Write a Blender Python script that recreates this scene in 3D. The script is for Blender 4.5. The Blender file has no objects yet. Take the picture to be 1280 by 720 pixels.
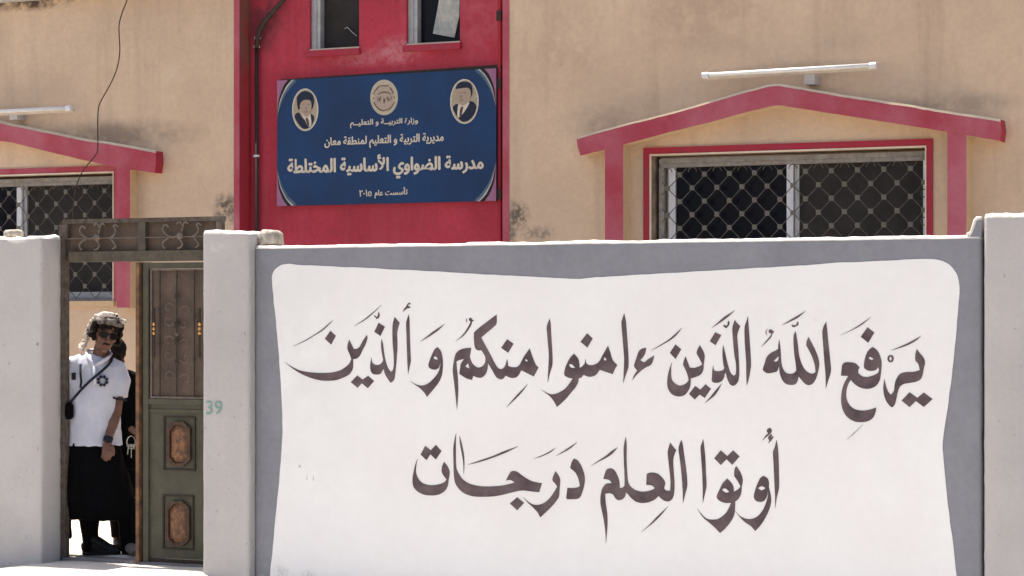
import bpy, bmesh, math, random
from mathutils import Vector, Matrix, noise
from mathutils.geometry import tessellate_polygon
random.seed(7)
C = bpy.context.scene.collection
sc = bpy.context.scene

# ------------------------------------------------------------------ camera, sky, sun, exposure
FPX = 2800.0                       # focal length in photo pixels (1280 wide)
TH = math.atan(0.4396)             # the street camera looks a little to the left of square-on
CAMZ = 1.64
cam = bpy.data.cameras.new('camera'); cam.sensor_width = 36; cam.lens = FPX/1280*36
cam.shift_y = 40/1280; cam.clip_start = 0.1; cam.clip_end = 2000
co = bpy.data.objects.new('camera', cam); C.objects.link(co)
co.location = (0, 0, CAMZ); co.rotation_euler = (math.pi/2, 0, TH); sc.camera = co

SUN = Vector((-0.30, 0.10, 1.0)).normalized()     # towards the sun: high, from the left, just behind the building
w = bpy.data.worlds.new("World"); sc.world = w; w.use_nodes = True
nt = w.node_tree; sky = nt.nodes.new('ShaderNodeTexSky'); sky.sky_type = 'NISHITA'; sky.sun_disc = False
sky.sun_elevation = math.asin(SUN.z); sky.sun_rotation = math.atan2(SUN.x, SUN.y)
sky.dust_density = 4.0; sky.ozone_density = 0.6; sky.air_density = 1.0
nt.links.new(sky.outputs[0], nt.nodes['Background'].inputs[0]); nt.nodes['Background'].inputs[1].default_value = 0.105
sl = bpy.data.lights.new('sun', 'SUN'); sl.energy = 4.8; sl.angle = math.radians(0.5); sl.color = (1, .93, .83)
so = bpy.data.objects.new('sun', sl); C.objects.link(so); so.rotation_euler = SUN.to_track_quat('Z', 'Y').to_euler()
sc.view_settings.view_transform = 'Standard'; sc.view_settings.look = 'None'
sc.view_settings.exposure = 1.13; sc.view_settings.gamma = 1

ct, st = math.cos(TH), math.sin(TH)
def P(x, y, Y):
    """pixel of the photograph -> point of the vertical plane at distance Y"""
    u = (x-640)/FPX; rx = -st+u*ct; ry = ct+u*st; t = Y/ry
    return Vector((t*rx, Y, CAMZ-t*(y-400)/FPX))

YW, YG, YM, YB = 12.8, 13.0, 13.2, 16.3     # painted wall, gate, man, school front

# ------------------------------------------------------------------ helpers
class MB:
    def __init__(s): s.v = []; s.f = []; s.m = []
    def add(s, vs, fs, mi=0):
        o = len(s.v); s.v += [tuple(v) for v in vs]
        for f in fs: s.f.append([i+o for i in f]); s.m.append(mi)
        return s
    def box(s, x0, x1, y0, y1, z0, z1, mi=0):
        return s.add([(x0,y0,z0),(x1,y0,z0),(x1,y1,z0),(x0,y1,z0),(x0,y0,z1),(x1,y0,z1),(x1,y1,z1),(x0,y1,z1)],
                     [(0,3,2,1),(4,5,6,7),(0,1,5,4),(1,2,6,5),(2,3,7,6),(3,0,4,7)], mi)
    def prism(s, pts, y0, y1, mi=0, side=None):
        """outline in (x,z), from y0 (front) back to y1; several closed rings allowed for holes"""
        rings = pts if isinstance(pts[0][0], (list, tuple, Vector)) else [pts]
        flat = [p for r in rings for p in r]; n = len(flat)
        tris = tessellate_polygon([[Vector((p[0], p[1], 0)) for p in r] for r in rings])
        fr = []
        for a, b, c in tris:
            A, B, D = flat[a], flat[b], flat[c]
            cr = (B[0]-A[0])*(D[1]-A[1])-(B[1]-A[1])*(D[0]-A[0])
            if abs(cr) < 1e-12: continue
            fr.append((a, b, c) if cr > 0 else (a, c, b))
        s.add([(p[0], y0, p[1]) for p in flat], fr, mi)
        if y1 is None: return s
        s.add([(p[0], y1, p[1]) for p in flat], [t[::-1] for t in fr], mi)
        for r in rings:
            k = len(r); ar = sum(r[i][0]*r[(i+1) % k][1]-r[(i+1) % k][0]*r[i][1] for i in range(k))
            if r is not rings[0]: ar = -ar
            vs = [(p[0], y0, p[1]) for p in r]+[(p[0], y1, p[1]) for p in r]
            fs = [((i+1) % k, i, i+k, (i+1) % k+k) for i in range(k)]
            if ar < 0: fs = [f[::-1] for f in fs]
            s.add(vs, fs, mi if side is None else side)
        return s
    def tube(s, pts, rad, n=8, mi=0, ref=Vector((0, 1, 0)), caps=True):
        pts = [Vector(p) for p in pts]; N = len(pts); o = len(s.v)
        if not isinstance(rad, (list, tuple)): rad = [rad]*N
        for i, p in enumerate(pts):
            t = (pts[min(i+1, N-1)]-pts[max(i-1, 0)]).normalized()
            sd = t.cross(ref)
            if sd.length < 1e-3: sd = t.cross(Vector((1, 0, .1)))
            sd.normalize(); fw = sd.cross(t)
            r = rad[i]; ra, rb = r if isinstance(r, (tuple, list)) else (r, r)
            for k in range(n):
                a = 2*math.pi*k/n
                s.v.append(tuple(p+sd*(ra*math.cos(a))+fw*(rb*math.sin(a))))
        for i in range(N-1):
            for k in range(n):
                a = o+i*n+k; b = o+i*n+(k+1) % n
                s.f.append([a, a+n, b+n, b]); s.m.append(mi)
        if caps:
            s.f.append([o+k for k in range(n)]); s.m.append(mi)
            s.f.append([o+(N-1)*n+k for k in range(n)][::-1]); s.m.append(mi)
        return s
    def ball(s, c, r, nu=16, nv=10, mi=0):
        c = Vector(c); rx, ry, rz = r if isinstance(r, (tuple, list)) else (r, r, r); o = len(s.v)
        for j in range(nv+1):
            a = math.pi*j/nv
            for i in range(nu):
                b = 2*math.pi*i/nu
                s.v.append((c.x+rx*math.sin(a)*math.cos(b), c.y+ry*math.sin(a)*math.sin(b), c.z+rz*math.cos(a)))
        for j in range(nv):
            for i in range(nu):
                a = o+j*nu+i; b = o+j*nu+(i+1) % nu
                s.f.append([a, a+nu, b+nu, b]); s.m.append(mi)
        return s
    def build(s, name, mats, parent=None, smooth=False, coll=True):
        me = bpy.data.meshes.new(name); me.from_pydata(s.v, [], s.f)
        for m in (mats if isinstance(mats, (list, tuple)) else [mats]): me.materials.append(m)
        me.polygons.foreach_set('material_index', s.m)
        if smooth: me.polygons.foreach_set('use_smooth', [True]*len(me.polygons))
        me.validate(); me.update()
        ob = bpy.data.objects.new(name, me); C.objects.link(ob); ob.parent = parent
        return ob

def mesh_obj(name, me, parent=None):
    o = bpy.data.objects.new(name, me); C.objects.link(o); o.parent = parent; return o
def empty(name, loc=(0, 0, 0), rz=0, parent=None):
    o = bpy.data.objects.new(name, None); C.objects.link(o); o.location = loc; o.rotation_euler = (0, 0, rz)
    o.empty_display_size = .1; o.parent = parent; return o
def tag(o, label=None, cat=None, group=None, kind=None):
    if label: o['label'] = label
    if cat: o['category'] = cat
    if group: o['group'] = group
    if kind: o['kind'] = kind
    return o
def local(o, root):
    """keep world placement of a mesh built in world space under a moved empty"""
    o.parent = root; o.matrix_parent_inverse = (Matrix.Translation(root.location)@Matrix.Rotation(root.rotation_euler.z, 4, 'Z')).inverted()
    return o

def bake(ob, voxel=None, smooth=0, sub=0):
    if voxel:
        m = ob.modifiers.new('r', 'REMESH'); m.mode = 'VOXEL'; m.voxel_size = voxel; m.use_smooth_shade = True
    if smooth:
        m = ob.modifiers.new('s', 'SMOOTH'); m.iterations = smooth; m.factor = .5
    dg = bpy.context.evaluated_depsgraph_get(); dg.update()
    me = bpy.data.meshes.new_from_object(ob.evaluated_get(dg))
    old = ob.data; mats = [m for m in old.materials]
    ob.modifiers.clear(); ob.data = me
    if not len(me.materials):
        for m in mats: me.materials.append(m)
    return ob

def rough_box(name, mat, x0, x1, y0, y1, z0, z1, bev=.018, step=.05, amp=.002, top=.008, parent=None, front_flat=False, seed=0, topmat=None):
    bm = bmesh.new(); bmesh.ops.create_cube(bm, size=1)
    for v in bm.verts:
        v.co = Vector(((x0+x1)/2+v.co.x*(x1-x0), (y0+y1)/2+v.co.y*(y1-y0), (z0+z1)/2+v.co.z*(z1-z0)))
    bmesh.ops.bevel(bm, geom=[e for e in bm.edges if (e.verts[0].co.z+e.verts[1].co.z)/2 > z0+.01], offset=bev, segments=4, profile=.5, affect='EDGES')
    for ax, L in ((0, x1-x0), (2, z1-z0), (1, y1-y0)):
        es = [e for e in bm.edges if abs((e.verts[0].co-e.verts[1].co)[ax]) > L-4*bev-.002 and L > 3*step]
        if es: bmesh.ops.subdivide_edges(bm, edges=es, cuts=int(L/step), use_grid_fill=True)
    for v in bm.verts:
        p = v.co.copy(); q = p+Vector((seed*7.3, 0, seed*3.1))
        if not (front_flat and p.y < y0+.0005 and p.z < z1-bev*1.5):
            v.co.y += noise.noise(q*5)*amp*1.4+noise.noise(q*14)*amp*.6+noise.noise(q*40)*amp*.5
            if x0+.001 > p.x or p.x > x1-.001: v.co.x += noise.noise(q*14)*amp*1.6+max(0, noise.noise(q*9+Vector((4, 4, 4)))-.35)*-.02*(1 if p.x > (x0+x1)/2 else -1)
        if p.z > z1-bev*1.2:
            k = min(1, (p.z-(z1-bev*1.2))/(bev*1.2))
            v.co.z += k*(noise.noise(Vector((q.x*3, 1, 2)))*top+noise.noise(Vector((q.x*17, 0, q.y*9)))*top*.8+noise.noise(q*45)*top*.9)
            v.co.y += k*noise.noise(q*22)*top*.6
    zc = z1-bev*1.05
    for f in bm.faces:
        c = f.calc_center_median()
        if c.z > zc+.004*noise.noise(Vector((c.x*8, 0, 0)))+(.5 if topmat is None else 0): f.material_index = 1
    me = bpy.data.meshes.new(name); bm.to_mesh(me); bm.free(); me.materials.append(mat)
    if topmat: me.materials.append(topmat)
    me.polygons.foreach_set('use_smooth', [True]*len(me.polygons))
    return mesh_obj(name, me, parent)

# ------------------------------------------------------------------ materials
def mat(name, col, col2=None, rough=.85, nscale=2.0, bump=.15, bscale=60, streak=0, spec=.3, metal=0,
        stains=(), fine=.06, streak_col=None, base=None, speck=0, edge=None, bdist=.004):
    m = bpy.data.materials.new(name); m.use_nodes = True; N = m.node_tree.nodes; L = m.node_tree.links
    b = N['Principled BSDF']; b.inputs['Roughness'].default_value = rough; b.inputs['Metallic'].default_value = metal
    b.inputs['Specular IOR Level'].default_value = spec
    tc = N.new('ShaderNodeTexCoord'); O = tc.outputs['Object']
    def mth(op, a, c=None, clamp=False):
        n = N.new('ShaderNodeMath'); n.operation = op; n.use_clamp = clamp
        for i, v in enumerate((a, c)):
            if v is None: continue
            if isinstance(v, (int, float)): n.inputs[i].default_value = v
            else: L.new(v, n.inputs[i])
        return n.outputs[0]
    def nz(scale, det=4, vec=None, ro=.6):
        n = N.new('ShaderNodeTexNoise'); n.inputs['Scale'].default_value = scale; n.inputs['Detail'].default_value = det
        n.inputs['Roughness'].default_value = ro; L.new(vec or O, n.inputs['Vector']); return n.outputs['Fac']
    def ramp(v, lo, hi):
        n = N.new('ShaderNodeMapRange'); n.inputs[1].default_value = lo; n.inputs[2].default_value = hi; L.new(v, n.inputs[0]); return n.outputs[0]
    def mix(f, a, c, typ='MIX'):
        n = N.new('ShaderNodeMix'); n.data_type = 'RGBA'; n.blend_type = typ
        if isinstance(f, (int, float)): n.inputs[0].default_value = f
        else: L.new(f, n.inputs[0])
        for i, v in ((6, a), (7, c)):
            if isinstance(v, tuple): n.inputs[i].default_value = (*v, 1)
            else: L.new(v, n.inputs[i])
        return n.outputs[2]
    col2 = col2 or tuple(c*.86 for c in col)
    c = mix(ramp(nz(nscale, 5), .35, .65), col, col2)
    if fine:
        c = mix(ramp(nz(bscale*.6, 3), .3, .7), c, mix(1.0, c, (1-fine*2,)*3, 'MULTIPLY'))
    if streak:
        mp = N.new('ShaderNodeMapping'); mp.inputs['Scale'].default_value = (1, 1, .08); L.new(O, mp.inputs[0])
        f = mth('MULTIPLY', ramp(nz(5, 5, mp.outputs[0]), .52, .8), streak)
        c = mix(f, c, streak_col or tuple(v*.55 for v in col))
    if speck:
        c = mix(mth('MULTIPLY', ramp(nz(35, 2), .70, .74), speck), c, tuple(v*.25 for v in col))
    if stains or base:
        sp = N.new('ShaderNodeSeparateXYZ'); L.new(O, sp.inputs[0])
        for (x, z, rx, rz, k, scol, ns) in stains:
            dx = mth('DIVIDE', mth('SUBTRACT', sp.outputs[0], x), rx); dz = mth('DIVIDE', mth('SUBTRACT', sp.outputs[2], z), rz)
            d = mth('SQRT', mth('ADD', mth('MULTIPLY', dx, dx), mth('MULTIPLY', dz, dz)))
            f = mth('SUBTRACT', 1.0, d, True)
            f = mth('MULTIPLY', f, ramp(nz(ns, 5, ro=.7), .38, .62))
            f = mth('MULTIPLY', mth('MULTIPLY', f, 2.0, True), k)
            c = mix(f, c, scol)
        if base:
            z0, h, bc, k = base
            f = ramp(mth('ADD', sp.outputs[2], mth('MULTIPLY', mth('SUBTRACT', nz(7, 6, ro=.7), .5), h*3)), z0+h, z0)
            c = mix(mth('MULTIPLY', f, k), c, bc)
    L.new(c, b.inputs['Base Color'])
    if bump:
        bn = N.new('ShaderNodeBump'); bn.inputs['Strength'].default_value = bump; bn.inputs['Distance'].default_value = bdist
        h = mth('ADD', nz(bscale, 5), mth('MULTIPLY', nz(bscale*.12, 4), 1.6))
        L.new(h, bn.inputs['Height']); L.new(bn.outputs[0], b.inputs['Normal'])
    return m

def pz(x, y, Y): p = P(x, y, Y); return (p.x, p.z)
def stn(x, y, rx, ry, k, col, ns=14, Y=None):
    p = P(x, y, Y or YB); s = (Y or YB)/ (ct+(x-640)/FPX*st)/FPX
    return (p.x, p.z, rx*s, ry*s, k, col, ns)
grime = (.085, .065, .05)
M = {}
M['beige'] = mat('beige_plaster', (.65, .48, .335), (.575, .42, .295), rough=.9, nscale=1.3, bump=.7, bscale=38, streak=.5,
    streak_col=(.33, .23, .155), fine=.05, bdist=.006, stains=[
    stn(648, 270, 18, 22, .95, (.12, .095, .07), 38), stn(672, 292, 30, 12, .7, (.2, .155, .12), 34), stn(640, 285, 8, 40, .8, (.14, .11, .09), 20), stn(282, 262, 22, 26, 1.0, (.13, .10, .08), 16),
    stn(1165, 132, 130, 20, .42, (.2, .155, .12), 2.2), stn(740, 152, 60, 24, .4, (.22, .17, .125), 2.5), stn(1000, 84, 80, 20, .25, (.25, .19, .14), 2),
    stn(150, 170, 140, 24, .65, (.17, .13, .10), 2.2), stn(40, 0, 90, 16, 1.0, (.09, .06, .045), 8), stn(700, 60, 70, 90, .25, (.3, .2, .14), 3),  # dark strip at top left paints in eave shade along with dirt
    stn(880, 20, 120, 60, .3, (.3, .2, .14), 3), stn(215, 90, 26, 16, .5, (.62, .50, .36), 6), stn(1195, 235, 10, 60, .5, (.2, .15, .12), 12),
    stn(655, 200, 14, 60, .25, (.62, .5, .38), 20)])
M['beige_trim'] = mat('beige_trim_paint', (.60, .43, .26), (.54, .38, .23), nscale=4, bump=.3)
M['pink'] = mat('faded_pink_paint', (.37, .048, .072), (.44, .12, .155), rough=.75, nscale=2.2, bump=.4, bscale=50, fine=.06, streak=.35, streak_col=(.28, .04, .06))
M['red'] = mat('crimson_paint', (.49, .043, .072), (.38, .033, .052), rough=.75, nscale=1.8, bump=.45, bscale=45, streak=.35, streak_col=(.45, .10, .14), fine=.08,
    stains=[stn(500, 62, 40, 22, .55, (.55, .24, .26), 16, YB+.2), stn(455, 72, 60, 14, .4, (.5, .2, .22), 20, YB+.2), stn(330, 20, 40, 60, .8, (.13, .03, .035), 5, YB+.2),
            stn(600, 20, 60, 60, .3, (.5, .14, .17), 5, YB+.2), stn(470, 285, 160, 20, .3, (.3, .03, .045), 4, YB+.2)])
M['deepred'] = mat('deep_red_paint', (.38, .022, .045), (.32, .034, .055), rough=.7, nscale=5, bump=.3)
M['brownred'] = mat('stained_red_return', (.42, .03, .05), (.34, .028, .04), rough=.75, nscale=1.4, bump=.3, stains=[stn(305, 10, 90, 130, .8, (.16, .08, .06), 2)])
M['cream'] = mat('cream_plaster_edge', (.72, .62, .48), (.62, .52, .4), nscale=6, bump=.3)
M['grey'] = mat('grey_blue_paint', (.25, .25, .272), (.215, .216, .236), rough=.7, nscale=2.5, bump=.35, bscale=40, fine=.05, streak=.12, streak_col=(.30, .30, .33), bdist=.003,
    base=(-.09, .05, (.55, .54, .53), .75))
M['white'] = mat('white_wall_paint', (.81, .79, .775), (.78, .755, .74), rough=.6, nscale=1.2, bump=.35, bscale=30, fine=.015, speck=.0, streak=.10, streak_col=(.66, .63, .61), bdist=.003,
    base=(-.085, .04, (.4, .38, .36), .5), stains=[stn(375, 583, 2.4, 2.4, 1, (.35, .32, .32), 3, YW), stn(384, 597, 1.2, 5, .9, (.45, .43, .43), 3, YW), stn(392, 598, 1.1, 5, .9, (.42, .4, .4), 3, YW),
    stn(352, 714, 14, 10, .5, (.42, .41, .41), 40, YW), stn(386, 718, 14, 7, .45, (.45, .43, .43), 50, YW), stn(640, 610, 260, 110, .5, (.73, .70, .67), 1.6, YW), stn(380, 480, 90, 200, .5, (.70, .68, .67), 1.2, YW), stn(1110, 650, 90, 80, .4, (.74, .70, .67), 1.5, YW), stn(1020, 400, 5, 4, .5, (.6, .57, .55), 4, YW)])
M['scuff'] = mat('scuffed_grey_wear', (.42, .40, .39), (.30, .285, .28), rough=.9, nscale=60, bump=.2)
M['plaster'] = mat('pale_grey_plaster', (.48, .45, .43), (.42, .392, .378), rough=.85, nscale=1.6, bump=.5, bscale=50, fine=.03, streak=.3, streak_col=(.56, .50, .48), speck=.5, stains=[stn(313.5, 417, 2, 3.5, 1, (.06, .05, .045), 3, YW), stn(313.5, 451, 2, 2.5, 1, (.06, .05, .045), 3, YW), stn(49, 430, 3, 3, 1, (.2, .13, .1), 3, YW), stn(49, 560, 3, 6, 1, (.3, .22, .18), 30, YW), stn(280, 310, 14, 8, .7, (.62, .6, .58), 9, YW), stn(1257, 345, 2, 3, 1, (.1, .09, .08), 3, YW), stn(278, 638, 2, 2, 1, (.08, .07, .06), 3, YW)],
    base=(-.1, .06, (.33, .29, .26), .5))
M['rim'] = mat('sunlit_plaster_top', (.78, .74, .68), (.6, .56, .5), nscale=20, bump=.6)  # plaster lightened so the colour carries the sun glow on wall tops
M['plaster_raw'] = mat('rough_plaster_lump', (.55, .5, .42), (.25, .22, .18), rough=.95, nscale=18, bump=.8, bscale=60)
M['ink'] = mat('brown_violet_brushed_paint', (.14, .10, .105), (.075, .05, .056), rough=.6, nscale=8, bump=.1, fine=.05, streak=0)
M['ink_edge'] = mat('dark_paint_outline', (.05, .036, .041), (.07, .05, .055), rough=.6, nscale=9, bump=0)
M['ink_pale'] = mat('thin_grey_brush_paint', (.26, .22, .22), (.16, .13, .135), rough=.6, nscale=20, bump=0)
M['green_no'] = mat('green_stencil_paint', (.12, .30, .24), (.25, .37, .32), rough=.7, nscale=60, bump=0)
M['alu'] = mat('aluminium', (.46, .46, .46), (.36, .36, .36), rough=.45, metal=.2, nscale=12, bump=.05)
M['alu_white'] = mat('white_aluminium', (.72, .72, .74), (.62, .62, .64), rough=.4, nscale=10, bump=.05)
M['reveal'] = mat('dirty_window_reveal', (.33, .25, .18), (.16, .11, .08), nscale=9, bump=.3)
M['frame_beige'] = mat('dusty_frame', (.36, .33, .30), (.24, .215, .19), rough=.7, nscale=20, bump=.1)
M['wire'] = mat('grille_wire', (.12, .11, .095), (.08, .07, .06), rough=.6, metal=.3, nscale=30, bump=0)
M['plate'] = mat('grille_plate', (.19, .175, .14), (.13, .12, .10), rough=.6, metal=.3, nscale=30, bump=0)
M['glass'] = mat('dark_glass', (.006, .007, .012), (.01, .01, .014), rough=.12, nscale=3, bump=0, spec=.12)
M['screen'] = mat('insect_screen', (.032, .028, .027), (.042, .037, .035), rough=.7, nscale=8, bump=0, spec=.1)
M['dark'] = mat('dark_interior', (.02, .018, .018), rough=.9, bump=0)
M['board'] = mat('blue_sign_print', (.007, .043, .135), (.006, .029, .09), rough=.4, nscale=2, bump=.04, fine=.08)
M['sign_txt'] = mat('sign_lettering', (.68, .61, .50), (.56, .49, .39), rough=.6, nscale=60, bump=0)
M['sign_cream'] = mat('sign_cream_line', (.55, .52, .45), (.3, .33, .32), rough=.6, nscale=12, bump=0)
M['sign_grey'] = mat('sign_grey_fade', (.10, .15, .2), (.06, .10, .17), rough=.6, nscale=12, bump=0)
M['sign_mauve'] = mat('sign_mauve', (.36, .16, .26), (.3, .13, .23), rough=.6, nscale=12, bump=0)
M['black'] = mat('black_print', (.012, .01, .012), rough=.6, bump=0)
M['skin_print'] = mat('printed_face', (.42, .32, .24), (.36, .26, .2), rough=.6, nscale=120, bump=0)
M['oval_bg'] = mat('printed_portrait_ground', (.42, .36, .25), (.34, .28, .2), rough=.6, nscale=70, bump=0)
M['emblem'] = mat('printed_emblem_ground', (.42, .36, .25), (.5, .44, .34), rough=.6, nscale=80, bump=0)
M['emblem_in'] = mat('printed_emblem_centre', (.44, .34, .28), (.38, .29, .24), rough=.6, nscale=80, bump=0)
M['emblem_dk'] = mat('printed_emblem_marks', (.12, .09, .05), (.17, .12, .06), rough=.6, nscale=80, bump=0)
M['suit'] = mat('printed_suit', (.012, .018, .04), rough=.6, bump=0)
M['print_shade'] = mat('printed_face_shading', (.30, .22, .165), (.24, .175, .13), rough=.6, nscale=150, bump=0)
M['tie'] = mat('printed_tie', (.11, .06, .06), rough=.6, bump=0)
M['tube'] = mat('lamp_tube_glass', (.75, .74, .72), rough=.35, bump=0, spec=.5)
M['batten'] = mat('lamp_batten', (.55, .47, .40), (.45, .38, .31), rough=.6, nscale=14, bump=.1)
M['cable'] = mat('black_cable', (.03, .022, .02), (.06, .035, .025), rough=.6, nscale=30, bump=0)
M['rustpost'] = mat('weathered_post', (.12, .10, .08), (.06, .04, .03), rough=.85, nscale=22, bump=.5, streak=.4, streak_col=(.3, .25, .22))
M['gate_brown'] = mat('brown_gate_sheet', (.13, .088, .062), (.075, .052, .040), rough=.65, nscale=6, bump=.25, streak=.4, streak_col=(.13, .09, .07), bscale=50)
M['gate_green'] = mat('olive_green_gate_paint', (.088, .082, .052), (.062, .056, .037), rough=.55, nscale=8, bump=.2, streak=.25, streak_col=(.05, .045, .03), bscale=50)
M['gate_olive'] = mat('muddy_olive_brown_paint', (.105, .088, .06), (.07, .056, .04), rough=.6, nscale=9, bump=.3, streak=.3, streak_col=(.05, .04, .03))
M['gate_edge'] = mat('orange_rust_edge', (.27, .145, .07), (.12, .065, .04), rough=.8, nscale=14, bump=.3)
M['gate_dark'] = mat('dark_gate_iron', (.03, .022, .018), (.05, .035, .025), rough=.7, nscale=30, bump=.2)
M['rim_brown'] = mat('dark_brown_gate_rim', (.045, .026, .018), (.09, .05, .03), rough=.6, nscale=30, bump=.4)
M['gate_scroll'] = mat('painted_scroll_iron', (.17, .13, .10), (.10, .075, .06), rough=.5, nscale=20, bump=.1, spec=.5)
M['gate_amber'] = mat('amber_cast_oval', (.25, .115, .052), (.09, .045, .026), rough=.5, nscale=38, bump=.5, bscale=60)
M['brass'] = mat('brass', (.75, .42, .16), (.55, .3, .1), rough=.3, metal=1, nscale=10, bump=0)
M['concrete'] = mat('pale_concrete', (.50, .475, .44), (.42, .40, .37), rough=.9, nscale=3, bump=.4, bscale=50)
M['concrete_dk'] = mat('kerb_and_gate_shade_concrete', (.20, .185, .18), (.13, .12, .12), rough=.9, nscale=6, bump=.4, bscale=50)  # dark tone paints gate shade into the sill; the kerb shares it
M['slab'] = mat('pale_paving', (.52, .49, .44), (.46, .43, .38), rough=.9, nscale=5, bump=.3)
M['sand'] = mat('dusty_ground', (.40, .34, .27), (.33, .28, .22), rough=.95, nscale=.6, bump=.6, bscale=12)
M['asphalt'] = mat('dusty_asphalt', (.30, .27, .24), (.25, .23, .2), rough=.9, nscale=1.5, bump=.4, bscale=40)

# ------------------------------------------------------------------ ground
b = MB().box(-300, 300, -200, 400, -.9, -.36)
tag(b.build('ground', M['sand']), kind='structure')
b = MB().box(-60, 60, -4, 8.6, -.5, -.32); tag(b.build('road', M['asphalt']), kind='structure')
b = MB().box(-60, 60, 8.8, 12.84, -.5, -.19); tag(b.build('pavement', M['concrete']), kind='structure')
b = MB().box(-60, 60, 8.62, 8.796, -.5, -.185); tag(b.build('kerb', M['concrete_dk']), kind='structure')
# sloping apron in front of the gate
bm = MB(); xa, xb = P(-60, 400, YW).x, P(330, 400, YW).x; nx, ny = 60, 24
def sst(t): t = min(1, max(0, t)); return t*t*(3-2*t)
xq0, xq1, xq2, xq3 = (P(k, 400, YW).x for k in (-110, 78, 250, 330))
def apron_z(X, Y):
    e = sst((X-xq0)/(xq1-xq0))*sst((xq3-X)/(xq3-xq2)); f = sst((Y-9.6)/2.9)
    return -.186+(.186-.026)*e*f+.004*noise.noise(Vector((X*2, Y*2, 0)))+.003*noise.noise(Vector((X*9, Y*9, 3)))
for j in range(ny+1):
    for i in range(nx+1):
        X = xa-.2+(xb-xa+.9)*i/nx; Y = 9.4+(YG-.02-9.4)*j/ny; bm.v.append((X, Y, apron_z(X, Y)))
for j in range(ny):
    for i in range(nx):
        a = j*(nx+1)+i; bm.f.append([a, a+1, a+nx+2, a+nx+1]); bm.m.append(0)
tag(bm.build('gate_apron', M['concrete'], smooth=True), kind='structure')
b = MB().box(-60, 60, 13.16, YB+.4, -.4, -.006); court = tag(b.build('courtyard_floor', M['slab']), kind='structure')
gx0, gx1 = P(60, 400, YG).x, P(262, 400, YG).x
s_me = None
for j in range(7):
    for i in range(11):
        x = gx0-1.35+i*.405+(.2 if j % 2 else 0); y = 13.19+j*.405
        if s_me is None:
            o = MB().box(-.2, .2, -.2, .2, -.03, 0).build('paving_slab', M['slab'], court)
            bm2 = bmesh.new(); bm2.from_mesh(o.data); bmesh.ops.bevel(bm2, geom=[e for e in bm2.edges if e.calc_length() > .3 and min(v.co.z for v in e.verts) > -.01], offset=.006, segments=1, affect='EDGES')
            bm2.to_mesh(o.data); bm2.free(); s_me = o.data
        else: o = mesh_obj('paving_slab', s_me, court)
        o.location = (x+.2, y+.2, random.uniform(-.001, .002)); o.rotation_euler = (0, 0, random.choice((0, math.pi/2, math.pi)))

# ------------------------------------------------------------------ street wall
wall = empty('boundary_wall', (P(774, 400, YW).x, YW, -.2))
tag(wall, 'grey street wall painted with a large white panel of arabic calligraphy, beside the metal gate', 'wall')
Wt = P(774, 300.5, YW).z
xL, xR = P(318, 400, YW).x, P(1227, 400, YW).x
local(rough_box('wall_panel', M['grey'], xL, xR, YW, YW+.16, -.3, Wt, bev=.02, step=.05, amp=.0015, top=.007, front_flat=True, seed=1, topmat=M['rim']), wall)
# raised end of the panel
a = P(1213.5, 292, YW); bb = P(1219, 275, YW); cc = P(1226.6, 273, YW); d = P(1226.6, 300, YW); e = P(1213.5, 300, YW)
b = MB().prism([(e.x, e.z), (d.x, d.z), (cc.x, cc.z), (bb.x, bb.z), (a.x+.012, a.z+.02), (a.x, a.z)], YW+.0015, YW+.15)
o = b.build('raised_end', M['grey'])
rp = [Vector((q_.x, YW+.008, q_.z)) for q_ in (P(1208, 292.5, YW), P(1213.5, 291, YW), P(1216, 285, YW), P(1218.6, 276, YW), P(1221, 273, YW), P(1226.5, 272.5, YW))]
local(MB().tube(rp, [.006, .010, .011, .011, .012, .010], 8).build('sunlit_rim', M['rim'], smooth=True), wall)  # added pale tube, paints the sunlit edge of the raised end
local(o, wall)
# pillars
pl = P(253, 400, YW-.075).x; pr = P(311, 400, YW-.075).x
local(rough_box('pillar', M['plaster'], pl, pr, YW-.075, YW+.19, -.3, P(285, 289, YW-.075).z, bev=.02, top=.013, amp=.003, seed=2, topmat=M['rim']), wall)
r0 = P(1229.5, 400, YW-.03).x
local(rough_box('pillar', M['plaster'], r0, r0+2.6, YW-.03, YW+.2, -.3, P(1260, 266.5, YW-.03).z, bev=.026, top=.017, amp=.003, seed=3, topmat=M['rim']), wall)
l1 = P(52, 400, YW-.02).x
local(rough_box('pillar', M['plaster'], l1-4, l1, YW-.02, YG+.03, -.3, P(30, 295.5, YW-.02).z, bev=.02, top=.024, amp=.003, seed=4, topmat=M['rim']), wall)

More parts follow.
